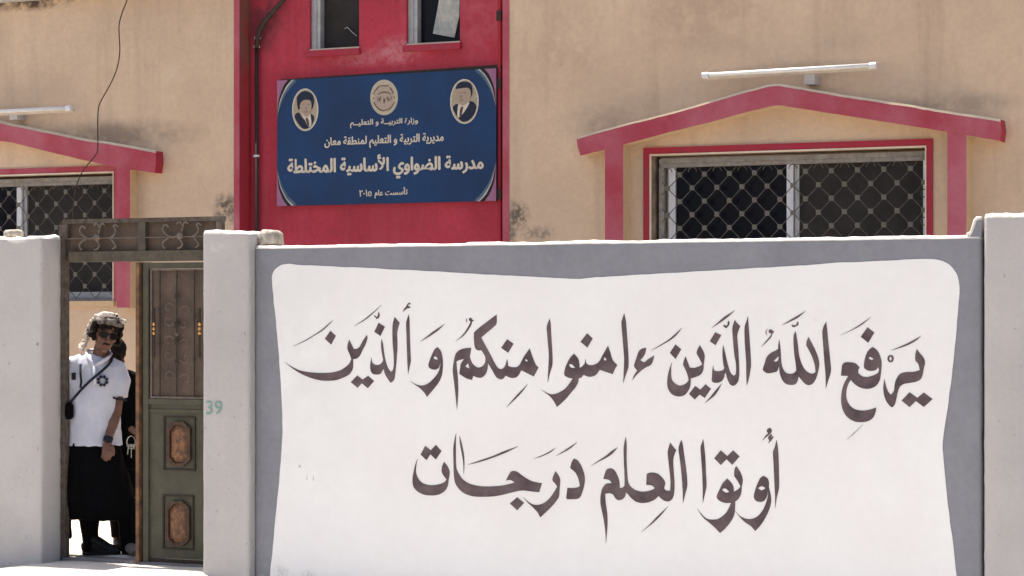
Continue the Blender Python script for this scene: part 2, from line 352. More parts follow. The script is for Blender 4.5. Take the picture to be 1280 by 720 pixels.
def parse(t):
    out = []
    for k in t.split():
        c = k.endswith('!'); k = k.rstrip('!'); x, y = k.split(','); out.append((float(x), float(y), c))
    return out
def smooth_ring(pts, n=4):
    res = []; N = len(pts)
    for i in range(N):
        p0, p1, p2, p3 = pts[i-1], pts[i], pts[(i+1) % N], pts[(i+2) % N]
        if p1[2]: p0 = (2*p1[0]-p2[0], 2*p1[1]-p2[1]) if p2[2] else p1
        if p2[2]: p3 = (2*p2[0]-p1[0], 2*p2[1]-p1[1]) if p1[2] else p2
        m1 = ((p2[0]-p0[0])*.5, (p2[1]-p0[1])*.5); m2 = ((p3[0]-p1[0])*.5, (p3[1]-p1[1])*.5)
        L = math.hypot(p2[0]-p1[0], p2[1]-p1[1])
        def cl(m):
            l = math.hypot(*m); return (m[0]*L/l, m[1]*L/l) if l > L and l > 0 else m
        m1 = cl(m1); m2 = cl(m2); k = 1 if (p1[2] and p2[2]) else n
        for s in range(k):
            t = s/k; t2 = t*t; t3 = t2*t
            h = (2*t3-3*t2+1, t3-2*t2+t, -2*t3+3*t2, t3-t2)
            res.append(tuple(h[0]*p1[a]+h[1]*m1[a]+h[2]*p2[a]+h[3]*m2[a] for a in (0, 1)))
    out = [res[0]]
    for p in res[1:]:
        if math.hypot(p[0]-out[-1][0], p[1]-out[-1][1]) > .01: out.append(p)
    return out
def ring_xz(pts, ox, oy, sc_, Y): return [pz(ox+x/sc_, oy+y/sc_, Y) for x, y in pts]

# white field of the mural
fld = parse("340.5,350 341.5,342 345,336 352,331.5 360,330 380,331 440,334 520,338 600,342.5 660,345.5 700,347.5 725,348.5 745,347 800,343.5 860,340 930,336 1000,332 1060,328 1110,325.5 1160,323.5 "
            "1175,325 1188,332 1196,343 1199.5,358 1199,372 1196,410 1192,450 1186,500 1180,540 1178.5,560 1181,590 1186,640 1190,670 1194,700 1196,722 1197,740 1190,752 1165,758 "
            "900,766 640,764 400,756 355,750 338,738 338,722 340,700 344.5,650 349,605 352.5,560 353.5,535 352,490 349,445 345,400 342,370")
fl2 = []
fp = smooth_ring(fld, 5)
for i in range(len(fp)):
    a_, c_ = fp[i], fp[(i+1) % len(fp)]; m_ = max(1, int(math.hypot(c_[0]-a_[0], c_[1]-a_[1])/6))
    for k in range(m_): fl2.append((a_[0]+(c_[0]-a_[0])*k/m_, a_[1]+(c_[1]-a_[1])*k/m_))
fl2 = [(x+.7*noise.noise(Vector((x*.06, y*.06, 1)))+.35*noise.noise(Vector((x*.2, y*.2, 4))), y+.9*noise.noise(Vector((x*.05, y*.05, 7)))+.35*noise.noise(Vector((x*.2, y*.2, 9)))) for x, y in fl2]
ring = ring_xz(fl2, 0, 0, 1, YW)
b = MB().prism(ring, YW-.004, YW+.001); local(b.build('white_painted_field', M['white']), wall)

# calligraphy, traced stroke by stroke: word -> (origin x, origin y, outline[, holes]) at eight units per pixel
WORDS = {
'w7': [(350,375,"130,465! 250,405 350,345 430,290 480,245 535,200! 490,250 430,305 350,355 250,413"),
 (350,375,"508,308! 562,358! 515,446! 452,388!"),
 (350,375,"745,262! 850,190 930,125 1020,50! 945,124 860,196"),
 (350,375,"990,120! 1001,150 992,178 970,190! 945,160! 950,153 969,170 982,155 984,135"),
 (350,375,"990,228! 1052,268! 1008,360! 946,318!"),
 (350,375,"695,398! 720,445 740,488! 770,488 800,468 830,410 872,350! 878,380 860,440 830,500 800,560 770,585 735,592! 735,640 730,690 700,740 640,775 560,802 480,808 400,802 300,775 200,730 130,685 55,625! 120,665 200,703 300,722 420,730 520,725 600,705 660,670 700,630 716,592! 706,555 690,520 677,485 682,435"),
 (350,375,"918,575! 925,620 950,645 990,648 1020,630 1035,600! 1024,540 1016,480 1014,430 1020,390! 1032,430 1045,530 1060,610 1080,670 1108,714 1130,705 1142,650 1140,550 1130,420 1128,280 1135,220 1150,170! 1168,190 1200,230! 1185,280 1175,330 1178,450 1172,560 1160,700 1150,780 1138,806 1110,828! 1075,780 1050,730 1042,690! 1030,702 1008,738 970,746 930,737 910,705 906,650"),
 (350,430,"775,315! 830,355! 885,318! 945,370! 882,442! 820,392! 780,438! 712,382!"),
 (450,375,"512,45! 502,28 484,34 470,55 462,70 445,88 430,120! 455,100 480,84 498,80 510,70! 490,62 486,50 498,42"),
 (450,375,"490,145! 498,200 502,350 507,500 511,610 499,670 485,740! 478,640 473,500 468,350 465,230 478,180")],
'w6': [(450,375,"600,420! 680,358 735,315 850,240! 785,305 738,338 690,370"),
 (450,430,"780,32! 812,70 828,130 832,180 830,250 820,320 790,385 740,450 672,530! 650,490 600,440 550,405 505,370! 560,402 620,415 680,397 740,345 785,285 802,235 812,185! 803,205 790,238 760,256 722,252 692,232 689,200 705,150 730,90 752,50","738,142! 755,122 785,150! 760,156")],
'w5': [(450,375,"958,412! 1010,370 1060,310 1100,240 1106,215 1093,202 1098,182 1115,178 1125,196 1145,204! 1125,218 1115,252 1080,308 1032,364"),
 (450,375,"1072,183! 1064,205 1074,228! 1073,205"),
 (560,430,"490,-295! 490,-215 475,-185 400,-120 335,-65! 380,20 430,110 470,190 505,240 540,250 570,225 595,150! 602,190 605,218! 640,232 690,230 720,205 760,130 820,45! 845,120 880,205 908,232! 885,280 860,325! 800,295 735,262! 710,310 680,335 640,340 600,327 580,316! 550,350 520,352 485,330 450,270 420,220 402,190! 400,240 380,300 340,335 300,335 255,318! 242,360! 190,345 140,315 118,295 125,240 133,195 165,150! 120,160 88,175! 92,240 100,320 105,420 103,530 93,655! 83,560 70,430 56,320 51,260 60,180 80,100 120,60 180,42 235,38! 228,90 222,130 245,190 280,225 310,235 350,220 375,180 375,130 355,90 335,60! 310,65 280,50 268,10 262,-60 264,-115! 300,-150 370,-205 430,-250","205,190! 175,226! 218,246!","782,150! 772,162 790,176 800,165"),
 (560,375,"595,392! 658,438! 605,528! 535,478!"),
 (560,430,"588,632! 660,545 720,480 800,402! 742,482 680,548")],
'w4': [(560,375,"1018,185! 1030,240 1035,340 1042,450 1048,560 1046,650 1025,720 1000,825! 1005,700 1012,560 1002,430 991,300 990,265 1005,220"),
 (670,430,"382,97! 410,125 432,165 438,238! 465,225 490,195! 498,150! 504,190! 530,210 580,208 630,180 670,110 722,18! 745,80 770,160 815,210! 790,255 770,302! 700,278 640,258! 600,310 550,328 510,322 480,308! 455,335 430,345! 425,380 400,430 350,490 290,560 212,630! 190,585 150,530 100,490 52,455! 110,487 160,503 220,490 290,450 340,390 370,345! 330,338 295,320 285,300 295,240 320,180 350,130","335,203! 360,203 395,237! 365,240 340,225","690,130! 680,150 690,165 708,158"),
 (670,380,"514,293! 570,345! 516,436! 448,378!"),
 (670,380,"885,92! 903,180 910,270 920,400 928,550 925,640 900,710 875,790! 880,680 884,550 875,420 863,280 857,185 872,130"),
 (670,430,"1105,38! 1095,90 1075,130 1045,160! 1085,182 1120,155 1185,115! 1170,175 1150,210 1100,235 1050,270 1000,320 965,362! 985,310 1015,265! 985,225 990,190 1010,130 1030,75 1060,48")],
'w3': [(780,380,"272,467! 360,413 440,363 500,313 585,236! 522,317 460,365 380,412"),
 (780,380,"516,405! 575,452! 518,550! 462,488!"),
 (800,430,"322,183! 314,230 316,330 330,370 370,405 410,415 460,395 490,362! 475,300 450,240 435,210 440,170 458,125! 480,180 500,235! 550,238 600,220 625,205! 600,150 570,95 575,60 600,12! 635,70 650,120 640,200 635,260 610,305 560,330 510,345! 508,400 495,450 460,500 420,522 370,522 320,500 285,450 275,400 280,320 300,240"),
 (800,430,"555,418! 605,458! 658,402! 712,448! 650,540! 600,505! 550,555! 492,500!"),
 (780,380,"880,240! 950,178 1010,125 1112,65! 1052,122 1000,163"),
 (780,380,"1045,166! 1059,185 1051,215 1025,243! 999,226 1002,207 1020,218 1038,205 1039,185"),
 (780,380,"915,282! 975,312! 918,412! 860,372!"),
 (800,430,"735,215! 742,260 780,272 830,262 845,240! 836,200 828,120 828,60 835,10! 850,70 865,140 885,220 910,290 940,315 960,298 962,200 945,100 928,-100 928,-170 950,-242! 970,-215 1005,-178! 982,-120 975,-70 985,50 993,200 995,300 985,370 960,405 930,418 900,400 875,345 860,290! 850,300 845,330 820,370 780,388 740,385 721,370 722,320 726,260"),
 (780,380,"1242,120! 1251,250 1262,400 1271,550 1272,620 1260,700 1248,760 1230,815! 1225,700 1225,600 1215,450 1207,300 1210,220 1225,180"),
 (800,430,"820,395! 782,470 742,522 650,592! 705,530 752,470")],
'w2': [(930,380,"305,280! 290,292 275,330 235,375 175,430! 225,368 268,315 276,297 255,290 249,268 268,253 290,266"),
 (930,380,"240,250! 226,275 229,300 236,312! 222,300 220,272"),
 (930,380,"385,212! 480,150 620,70! 542,137 480,170"),
 (930,380,"535,175! 549,190 541,213 500,233 480,222! 482,205 500,212 524,206"),
 (930,420,"355,35! 362,80 370,160 375,250 390,320 420,365 460,378 500,370 525,345! 520,280 505,180 497,60 500,-10 518,-47! 530,10 540,80 555,200 580,280 620,345 670,375 700,372 718,355! 710,290 680,200 640,120 625,95! 630,50 648,10! 680,70 720,150 745,220 755,280 745,350 720,430 690,475 650,492 610,475 570,430 548,405! 535,455 510,485 450,488 410,470 380,430 360,370 352,295! 335,350 300,365 235,372 195,345 192,325 210,270 230,210 270,170 320,145 345,130! 345,90","348,200! 335,215 300,250! 320,258 345,240"),
 (930,380,"825,178! 835,270 848,400 860,520 872,640 868,690 840,780 820,845! 818,720 805,560 795,420 785,290 790,250 805,210")],
'w1': [(1030,390,"160,235! 260,187 350,133 475,48! 402,112 350,147 270,188"),
 (1030,390,"437,153! 505,205! 445,308! 370,248!"),
 (1030,390,"670,385! 760,347 840,311 975,238! 922,287 850,327 770,357"),
 (1030,390,"668,430 692,440 700,467 690,494 668,504 645,495 637,467 645,440","668,446 655,467 668,490 680,467"),
 (1030,450,"490,-130! 530,-100 560,-50 578,20 575,100 568,160 558,205 520,260 450,288 380,280 320,250 270,200! 245,240 228,300 225,370 245,430 290,480 350,502 430,502 525,475! 515,530 490,580 440,612 380,622 310,615 240,575 195,510 175,430 175,350 190,270 215,210 245,160! 172,157! 178,90 185,50 210,25 260,22 320,35 358,75! 345,100 345,130! 380,160 430,170 490,155 540,130 552,100 545,70! 520,100 470,110 430,100 405,80 402,50 410,-10 430,-70 460,-110","450,-25! 470,-30 498,-10! 480,0 455,-10"),
 (1030,450,"605,190! 620,250 640,310 670,348! 700,310 710,240 730,180 770,135 830,120 900,118 960,100! 945,40 915,7! 915,-50 930,-110! 960,-70 1000,-20 1012,30 1000,80 990,140 970,190 930,215 870,228 800,240 760,270 740,320 725,390 712,440 690,470 670,468 630,420 605,360 595,290 598,240"),
 (1030,450,"858,322! 935,378! 1000,325! 1088,390! 1000,470! 920,410! 858,472! 778,405!")],
'w1k': [(1030,450,"390,645! 305,735 230,795! 300,732")],
'w8': [(780,540,"793,70! 803,130 815,250 822,400 828,540 812,620 790,710! 790,580 785,420 775,270 768,150 782,110"),
 (780,540,"970,183! 1035,240! 1095,183! 1158,245! 1085,328! 1028,272! 970,330! 905,262!"),
 (840,580,"645,20! 680,70 705,130 710,170 700,230 695,290 670,345 635,375! 632,450 620,520 580,590 530,650 482,690! 440,645 380,590 310,530 255,445! 300,502 350,545 410,555 470,545 540,490 575,430 592,388! 540,390 490,375 455,345 452,315 480,250 510,190 555,145! 590,180 615,220 622,275! 660,255 688,225! 665,180 625,120! 625,80 632,40","505,250! 540,245 575,277! 545,287 515,270"),
 (840,580,"915,117! 955,140 972,180 972,230 990,310 995,370 980,440 940,530 890,610 835,670! 790,620 730,580 680,530 632,468! 680,517 740,545 800,548 860,520 910,460 945,380 960,320 965,265! 955,310 935,355 900,378 850,372 825,345 822,310 840,240 860,190 885,140","862,240! 900,222 938,240! 900,264"),
 (840,530,"1047,160! 1062,240 1070,380 1072,500 1072,640 1050,740 1033,845! 1032,700 1025,560 1018,400 1012,280 1030,230"),
 (840,530,"985,38! 1000,60 995,85 968,112 903,167! 943,110 962,92 949,70 963,45"),
 (840,530,"996,98! 1001,115 990,128! 1020,123! 1000,160 964,193! 974,165 962,140 975,115")],
'w9': [(690,540,"393,340! 480,278 540,238 600,188 660,153! 612,212 550,257 480,292"),
 (690,540,"740,48! 750,130 748,250 755,400 765,500 790,545 840,580 900,595 960,590 1010,575 1030,560! 1000,535 945,528! 950,420! 985,405 1050,412 1100,450 1135,505 1125,560 1145,585 1185,585! 1187,480 1174,350 1160,220 1162,180 1185,105! 1210,140 1245,180! 1225,230 1215,280 1220,400 1228,500 1225,600 1210,660 1180,690 1140,692 1100,670 1068,640! 1030,675 970,702 900,710 840,695 790,655 760,620 742,602! 735,640 710,670 670,682 640,665 615,625! 580,612 535,618! 540,710 555,810 558,910 552,1010 542,1112! 535,980 515,850 490,730 487,660 498,590 515,548 545,515! 600,510! 575,480 515,468! 530,420 550,375 590,362 630,385 660,440 678,500 680,555! 700,560 728,538! 728,450 722,300 720,150"),
 (720,600,"653,522! 740,443 820,358 925,262! 852,352 770,432"),
 (780,540,"575,80! 590,120 600,200 615,300 630,420 635,540 615,620 592,712! 590,600 580,450 565,300 548,180 555,130")],
'w10': [(505,535,"215,178! 272,222! 322,168! 378,230! 322,315! 268,262! 228,322! 170,265!"),
 (505,535,"140,305! 125,380 125,450 150,510 190,550 260,570 340,565 400,545 430,515! 395,470 380,430 385,380 405,338! 440,385 460,440 450,520 440,580 410,630 350,665 280,675 200,665 140,635 100,590 88,530 95,460 115,370"),
 (505,535,"525,50! 522,120 522,250 528,400 560,470 600,520 670,560 780,582 900,582 1000,572 1110,545! 1070,520 1022,525! 1050,470 1080,432 1130,435 1200,485 1280,530 1382,552! 1355,642! 1280,635 1180,625 1080,645 930,680 780,688 680,680 600,650 550,605 520,560 505,500 498,350 497,200 510,110"),
 (505,535,"558,78! 580,150 600,250 608,350 600,462! 595,340 580,250 562,150"),
 (505,535,"633,369! 760,324 880,283 1000,233 1147,181! 1042,237 900,295 760,340"),
 (590,560,"455,492! 525,548! 455,622! 382,555!"),
 (590,560,"838,232! 870,275 885,320 878,420 870,490 830,550 770,615 685,695! 660,645 610,590 560,545 515,490! 560,532 610,562 660,568 720,550 780,500 830,430 855,385! 830,350 808,325 812,290"),
 (590,560,"1022,105! 1060,125 1100,185 1128,270 1130,340 1110,430 1085,490 1050,510 955,512! 945,500! 958,398! 1010,400 1060,392 1082,380! 1070,320 1040,250 985,200! 1000,140"),
 (590,560,"613,109! 700,74 770,39 838,-3! 792,41 700,84"),
 (690,540,"38,241! 120,189 180,149 255,102! 202,152 140,193")]}
def shrink(r, d):
    """offset a closed outline inward by d, dropping folds"""
    n = len(r); ar = sum(r[i][0]*r[(i+1) % n][1]-r[(i+1) % n][0]*r[i][1] for i in range(n)); sg = 1 if ar > 0 else -1
    out = []
    for i in range(n):
        a, c = r[i-1], r[(i+1) % n]; tx, ty = c[0]-a[0], c[1]-a[1]; l = math.hypot(tx, ty) or 1
        out.append((r[i][0]-sg*ty/l*d, r[i][1]+sg*tx/l*d))
    return out
for wname, strokes in WORDS.items():
    b = MB()
    for s in strokes:
        rings = [ring_xz(smooth_ring(parse(t)), s[0], s[1], 8.0, YW) for t in s[2:]]
        b.prism(rings, YW-.0062, YW-.0038, 0, side=1)
    local(b.build('painted_word', [M['ink_pale' if wname == 'w1k' else 'ink'], M['ink_edge']]), wall)

# text through Blender's own font
def text_mesh(body, mat_, off=0.0):
    c = bpy.data.curves.new('lettering', 'FONT'); c.body = body; c.offset = off; c.resolution_u = 3; c.align_x = 'CENTER'
    o = bpy.data.objects.new('lettering', c); C.objects.link(o); dg = bpy.context.evaluated_depsgraph_get(); dg.update()
    me = bpy.data.meshes.new_from_object(o.evaluated_get(dg)); bpy.data.objects.remove(o); bpy.data.curves.remove(c)
    me.materials.clear(); me.materials.append(mat_); return me
def fit_text(name, body, mat_, TL, TR, BL, BR, Y, yoff, parent, off=0.0, fat=0):
    """put text into the quadrilateral given in photo pixels on plane Y"""
    me = text_mesh(body, mat_, off); xs = [v.co.x for v in me.vertices]; ys = [v.co.y for v in me.vertices]
    x0, x1, y0, y1 = min(xs), max(xs), min(ys), max(ys)
    q = [P(*p, Y) for p in (TL, TR, BL, BR)]
    for v in me.vertices:
        u = (v.co.x-x0)/(x1-x0); k = (v.co.y-y0)/(y1-y0)
        p = (q[2]*(1-u)+q[3]*u)*(1-k)+(q[0]*(1-u)+q[1]*u)*k
        v.co = (p.x, Y-yoff, p.z)
    if fat:
        n0 = len(me.vertices); vs = [v.co.copy() for v in me.vertices]; fs = [list(p.vertices) for p in me.polygons]; V_, F_ = [], []
        for k, (dx, dz) in enumerate(((0, 0), (-fat, 0), (fat, 0), (0, fat*.8), (0, -fat*.8))):
            V_ += [(v.x+dx, v.y-.0003*k, v.z+dz) for v in vs]; F_ += [[i+k*n0 for i in f] for f in fs]
        me = bpy.data.meshes.new(name); me.from_pydata(V_, [], F_); me.materials.append(mat_)
    bm = bmesh.new(); bm.from_mesh(me); bmesh.ops.recalc_face_normals(bm, faces=bm.faces)
    for f in bm.faces:
        if f.normal.y > 0: f.normal_flip()
    bm.to_mesh(me); bm.free()
    o = mesh_obj(name, me); return local(o, parent) if parent else o
fit_text('house_number', '39', M['green_no'], (258, 501), (278, 501), (258, 518), (278, 518), YW-.075, .006, wall, .0)

# loose lumps on the wall tops
def lump(name, px0, px1, py0, py1, Y, depth, label, cat, m, seed):
    a = P(px0, py1, Y); c = P(px1, py0, Y); root_c = Vector(((a.x+c.x)/2, Y+depth/2, (a.z+c.z)/2))
    b = MB().ball((0, 0, 0), ((c.x-a.x)/2, depth/2, (c.z-a.z)/2), 20, 14)
    for i, v in enumerate(b.v):
        v = Vector(v); q = Vector((v.x*1., v.y, v.z))
        v = Vector((math.copysign(abs(v.x/((c.x-a.x)/2))**.6, v.x)*(c.x-a.x)/2, math.copysign(abs(v.y/(depth/2))**.6, v.y)*depth/2, math.copysign(abs(v.z/((c.z-a.z)/2))**.6, v.z)*(c.z-a.z)/2))
        v *= 1+.18*noise.noise(q*22+Vector((seed, 0, 0)))+.08*noise.noise(q*60); b.v[i] = tuple(v)
    o = b.build(name, m, smooth=True); o.location = root_c; return tag(o, label, cat)
lump('stone', 2, 21, 286.5, 296.5, YW+.03, .11, 'small rounded stone lying on top of the wall left of the gate', 'stone', M['plaster_raw'], 3)
lump('mortar_block', 319, 345, 286.5, 308, YW+.03, .13, 'crumbling cream mortar block on the wall top beside the pillar right of the gate', 'mortar block', M['plaster_raw'], 9)

# ------------------------------------------------------------------ school building
sch = empty('school_building', (P(480, 400, YB).x, YB, 0))
tag(sch, 'single storey beige school with crimson entrance bay and pink window hoods behind the wall', 'building')
zroof = P(85, -2, YB).z
XL, XR = P(299.5, 400, YB).x, P(628.5, 400, YB).x       # the bay
YR = YB+.19                                              # its recessed face
# window geometry (right one), world units
wx0, wx1 = P(814.5, 400, YB).x, P(1156.5, 400, YB).x
wz1 = P(1000, 189.3, YB).z; wz0 = P(140, 376, YB).z
shift = P(141.8, 400, YB).x-wx1                          # the left window stands this far left
WINS = [(wx0, wx1), (wx0+shift, wx1+shift)]
def grid_wall(b, X0, X1, Z0, Z1, Y, T, holes, mi=0, rmi=0):
    xs = sorted({X0, X1, *[h[0] for h in holes], *[h[1] for h in holes]}); zs = sorted({Z0, Z1, *[h[2] for h in holes], *[h[3] for h in holes]})
    for i in range(len(xs)-1):
        for j in range(len(zs)-1):
            cx, cz = (xs[i]+xs[i+1])/2, (zs[j]+zs[j+1])/2
            if any(h[0] < cx < h[1] and h[2] < cz < h[3] for h in holes): continue
            x0, x1, z0, z1 = xs[i], xs[i+1], zs[j], zs[j+1]
            b.add([(x0, Y, z0), (x1, Y, z0), (x1, Y, z1), (x0, Y, z1)], [(0, 1, 2, 3)], mi)
            b.add([(x0, Y+T, z0), (x1, Y+T, z0), (x1, Y+T, z1), (x0, Y+T, z1)], [(3, 2, 1, 0)], mi)
    for (x0, x1, z0, z1) in holes:
        b.add([(x0, Y, z0), (x0, Y+T, z0), (x0, Y+T, z1), (x0, Y, z1)], [(0, 1, 2, 3)], rmi)
        b.add([(x1, Y, z0), (x1, Y+T, z0), (x1, Y+T, z1), (x1, Y, z1)], [(3, 2, 1, 0)], rmi)
        b.add([(x0, Y, z1), (x0, Y+T, z1), (x1, Y+T, z1), (x1, Y, z1)], [(0, 1, 2, 3)], rmi)
        b.add([(x0, Y, z0), (x0, Y+T, z0), (x1, Y+T, z0), (x1, Y, z0)], [(3, 2, 1, 0)], rmi)
XA, XZ = WINS[1][0]-1.6, WINS[0][1]+2.8
b = MB(); grid_wall(b, XA, XL, -.3, zroof, YB, .22, [(*WINS[1], wz0, wz1)], 0, 1)
b.add([(XA, YB, -.3), (XA, YB+.22, -.3), (XA, YB+.22, zroof), (XA, YB, zroof)], [(3, 2, 1, 0)], 0)
local(b.build('front_wall', [M['beige'], M['reveal']]), sch)
b = MB(); grid_wall(b, XR, XZ, -.3, zroof, YB, .22, [(*WINS[0], wz0, wz1)], 0, 1)
local(b.build('front_wall', [M['beige'], M['reveal']]), sch)
# side and back walls, roofs
b = MB().box(XA, XA+.2, YB+.222, YB+7, -.3, zroof).box(XZ-.2, XZ, YB+.222, YB+7, -.3, zroof).box(XA+.2, XZ-.2, YB+6.8, YB+7, -.3, zroof)
local(b.build('side_wall', M['beige']), sch)
zb = zroof+.95
b = MB().box(XA-.1, XL-.004, YB-.12, YB+7.1, zroof, zroof+.16).box(XR+.004, XZ+.1, YB-.015, YB+7.1, zroof, zroof+.16)
local(b.build('roof', M['concrete']), sch)
b = MB().box(XL-.02, XR+.02, YB-.05, YB+3.2, zb, zb+.16); local(b.build('roof', M['concrete']), sch)
# red bay
bw = [P(387, 60, YR), P(449, 60, YR), P(508, 60, YR), P(575, 60, YR)]
bz = P(418, 61.5, YR).z; bzt = bz+1.15
HB = [(bw[0].x, bw[1].x, bz, bzt), (bw[2].x, bw[3].x, bz+.0, bzt)]
b = MB(); grid_wall(b, XL, XR, -.3, zb, YR, .16, HB, 0, 0)
local(b.build('bay_wall', [M['red'], M['cream']]), sch)
# returns of the bay and bay sides above the roof
b = MB().box(XL-.02, XL+.0008, YB+.001, YR-.001, -.3, zb-.002, 0).box(XL-.18, XL-.021, YB+.0, YR+.16, zroof+.17, zb-.002, 0); local(b.build('bay_return', M['brownred']), sch)
b = MB().box(XR, XR+.02, YB+.0, YR+.02, -.3, zb-.002).box(XR+.02, XR+.18, YB+.0, YR+.16, zroof+.17, zb-.002).box(XL, XL+.15, YR+.165, YB+3, zroof+.165, zb-.002).box(XR-.15, XR, YR+.165, YB+3, zroof+.165, zb-.002)
local(b.build('bay_return', M['red']), sch)
# painted bands on the wall edges of the bay
xx = P(292.6, 400, YB).x; b = MB().box(xx, XL-.0005, YB-.005, YB+.01, -.3, zroof-.002, 0); local(b.build('painted_band', M['pink']), sch)
x1_ = P(636.6, 400, YB).x; b = MB().box(XR+.0005, x1_, YB-.005, YB+.01, -.3, zroof-.002, 0); local(b.build('painted_band', M['pink']), sch)
xd = P(625.5, 400, YR).x; b = MB().box(xd-.012, xd+.012, YR-.025, YR-.001, .2, zb-.01); local(b.build('corner_strip', M['brownred']), sch)
for k in (20, 105, 243): 
    p = P(626, k, YR); local(MB().box(p.x-.022, p.x+.02, YR-.04, YR-.02, p.z-.04, p.z+.04).build('strap_clamp', M['gate_dark']), sch)
# bay windows: frame > pane, sheet, sill
for k, (x0, x1, z0, z1) in enumerate(HB):
    fw = .085; b = MB().box(x0+.002, x0+fw, YR+.03, YR+.13, z0+.002, z1-.002).box(x1-.012, x1-.002, YR+.03, YR+.13, z0+.002, z1-.002).box(x0+fw, x1-.012, YR+.03, YR+.13, z1-.04, z1-.002).box(x0+fw*.55, x0+fw*.62, YR+.02, YR+.03, z0+.002, z1-.002)
    wn = local(b.build('window', M['alu']), sch)
    q = MB().box(x0+fw+.001, x1-.013, YR+.10, YR+.108, z0+.002, z1-.041).build('pane', M['screen' if k == 0 else 'glass'], wn)
    s = MB().box(x0-.02, x1+.015, YR-.035, YR+.0, z0-.055, z0-.005, 1).box(x0+.002, x1-.002, YR+.001, YR+.028, z0-.004, z0+.012, 0)
    s.build('window_sill', [M['cream'], M['deepred']], wn)
    for w_ in (q,): pass
    for ch in wn.children: ch.matrix_parent_inverse = wn.matrix_parent_inverse.inverted() if False else Matrix.Identity(4)
    if k == 1:
        pp = [pz(x, y, YR+.09) for x, y in ((541, 42), (568, 47), (574, 20), (575, -30), (553, -30), (548, 5))]
        MB().prism(pp, YR+.09, YR+.094).build('paper_sheet', M['sign_cream'], wn)
    else:
        MB().tube([P(x, y, YR+.09) for x, y in ((446, 45), (440, 40), (434, 34), (431, 36))], .004, 5).build('dangling_wire', M['alu'], wn)

# drain pipe down the corner of the bay
pp = [(357, -12), (354, 0), (344, 11.5), (332.5, 25), (325.5, 36), (322, 47), (320.8, 60)]
pipe = MB().tube([P(x, y, YR-.06) for x, y in pp], [.021, .021, .021, .024, .024, .022, .022], 10)
pipe = local(pipe.tube([P(320.8, 60, YR-.045), Vector((P(320.8, 60, YR-.045).x, YR-.045, .1))], .016, 10).build('drain_pipe', M['cable'], smooth=True), sch)
for x, y in ((322, 47.5), (321, 58.5), (320.3, 195)):
    c_ = P(x, y, YR-.05); MB().tube([c_+Vector((0, 0, -.008)), c_+Vector((0, 0, .008))], .027, 10).build('pipe_clip', M['alu_white'], pipe)

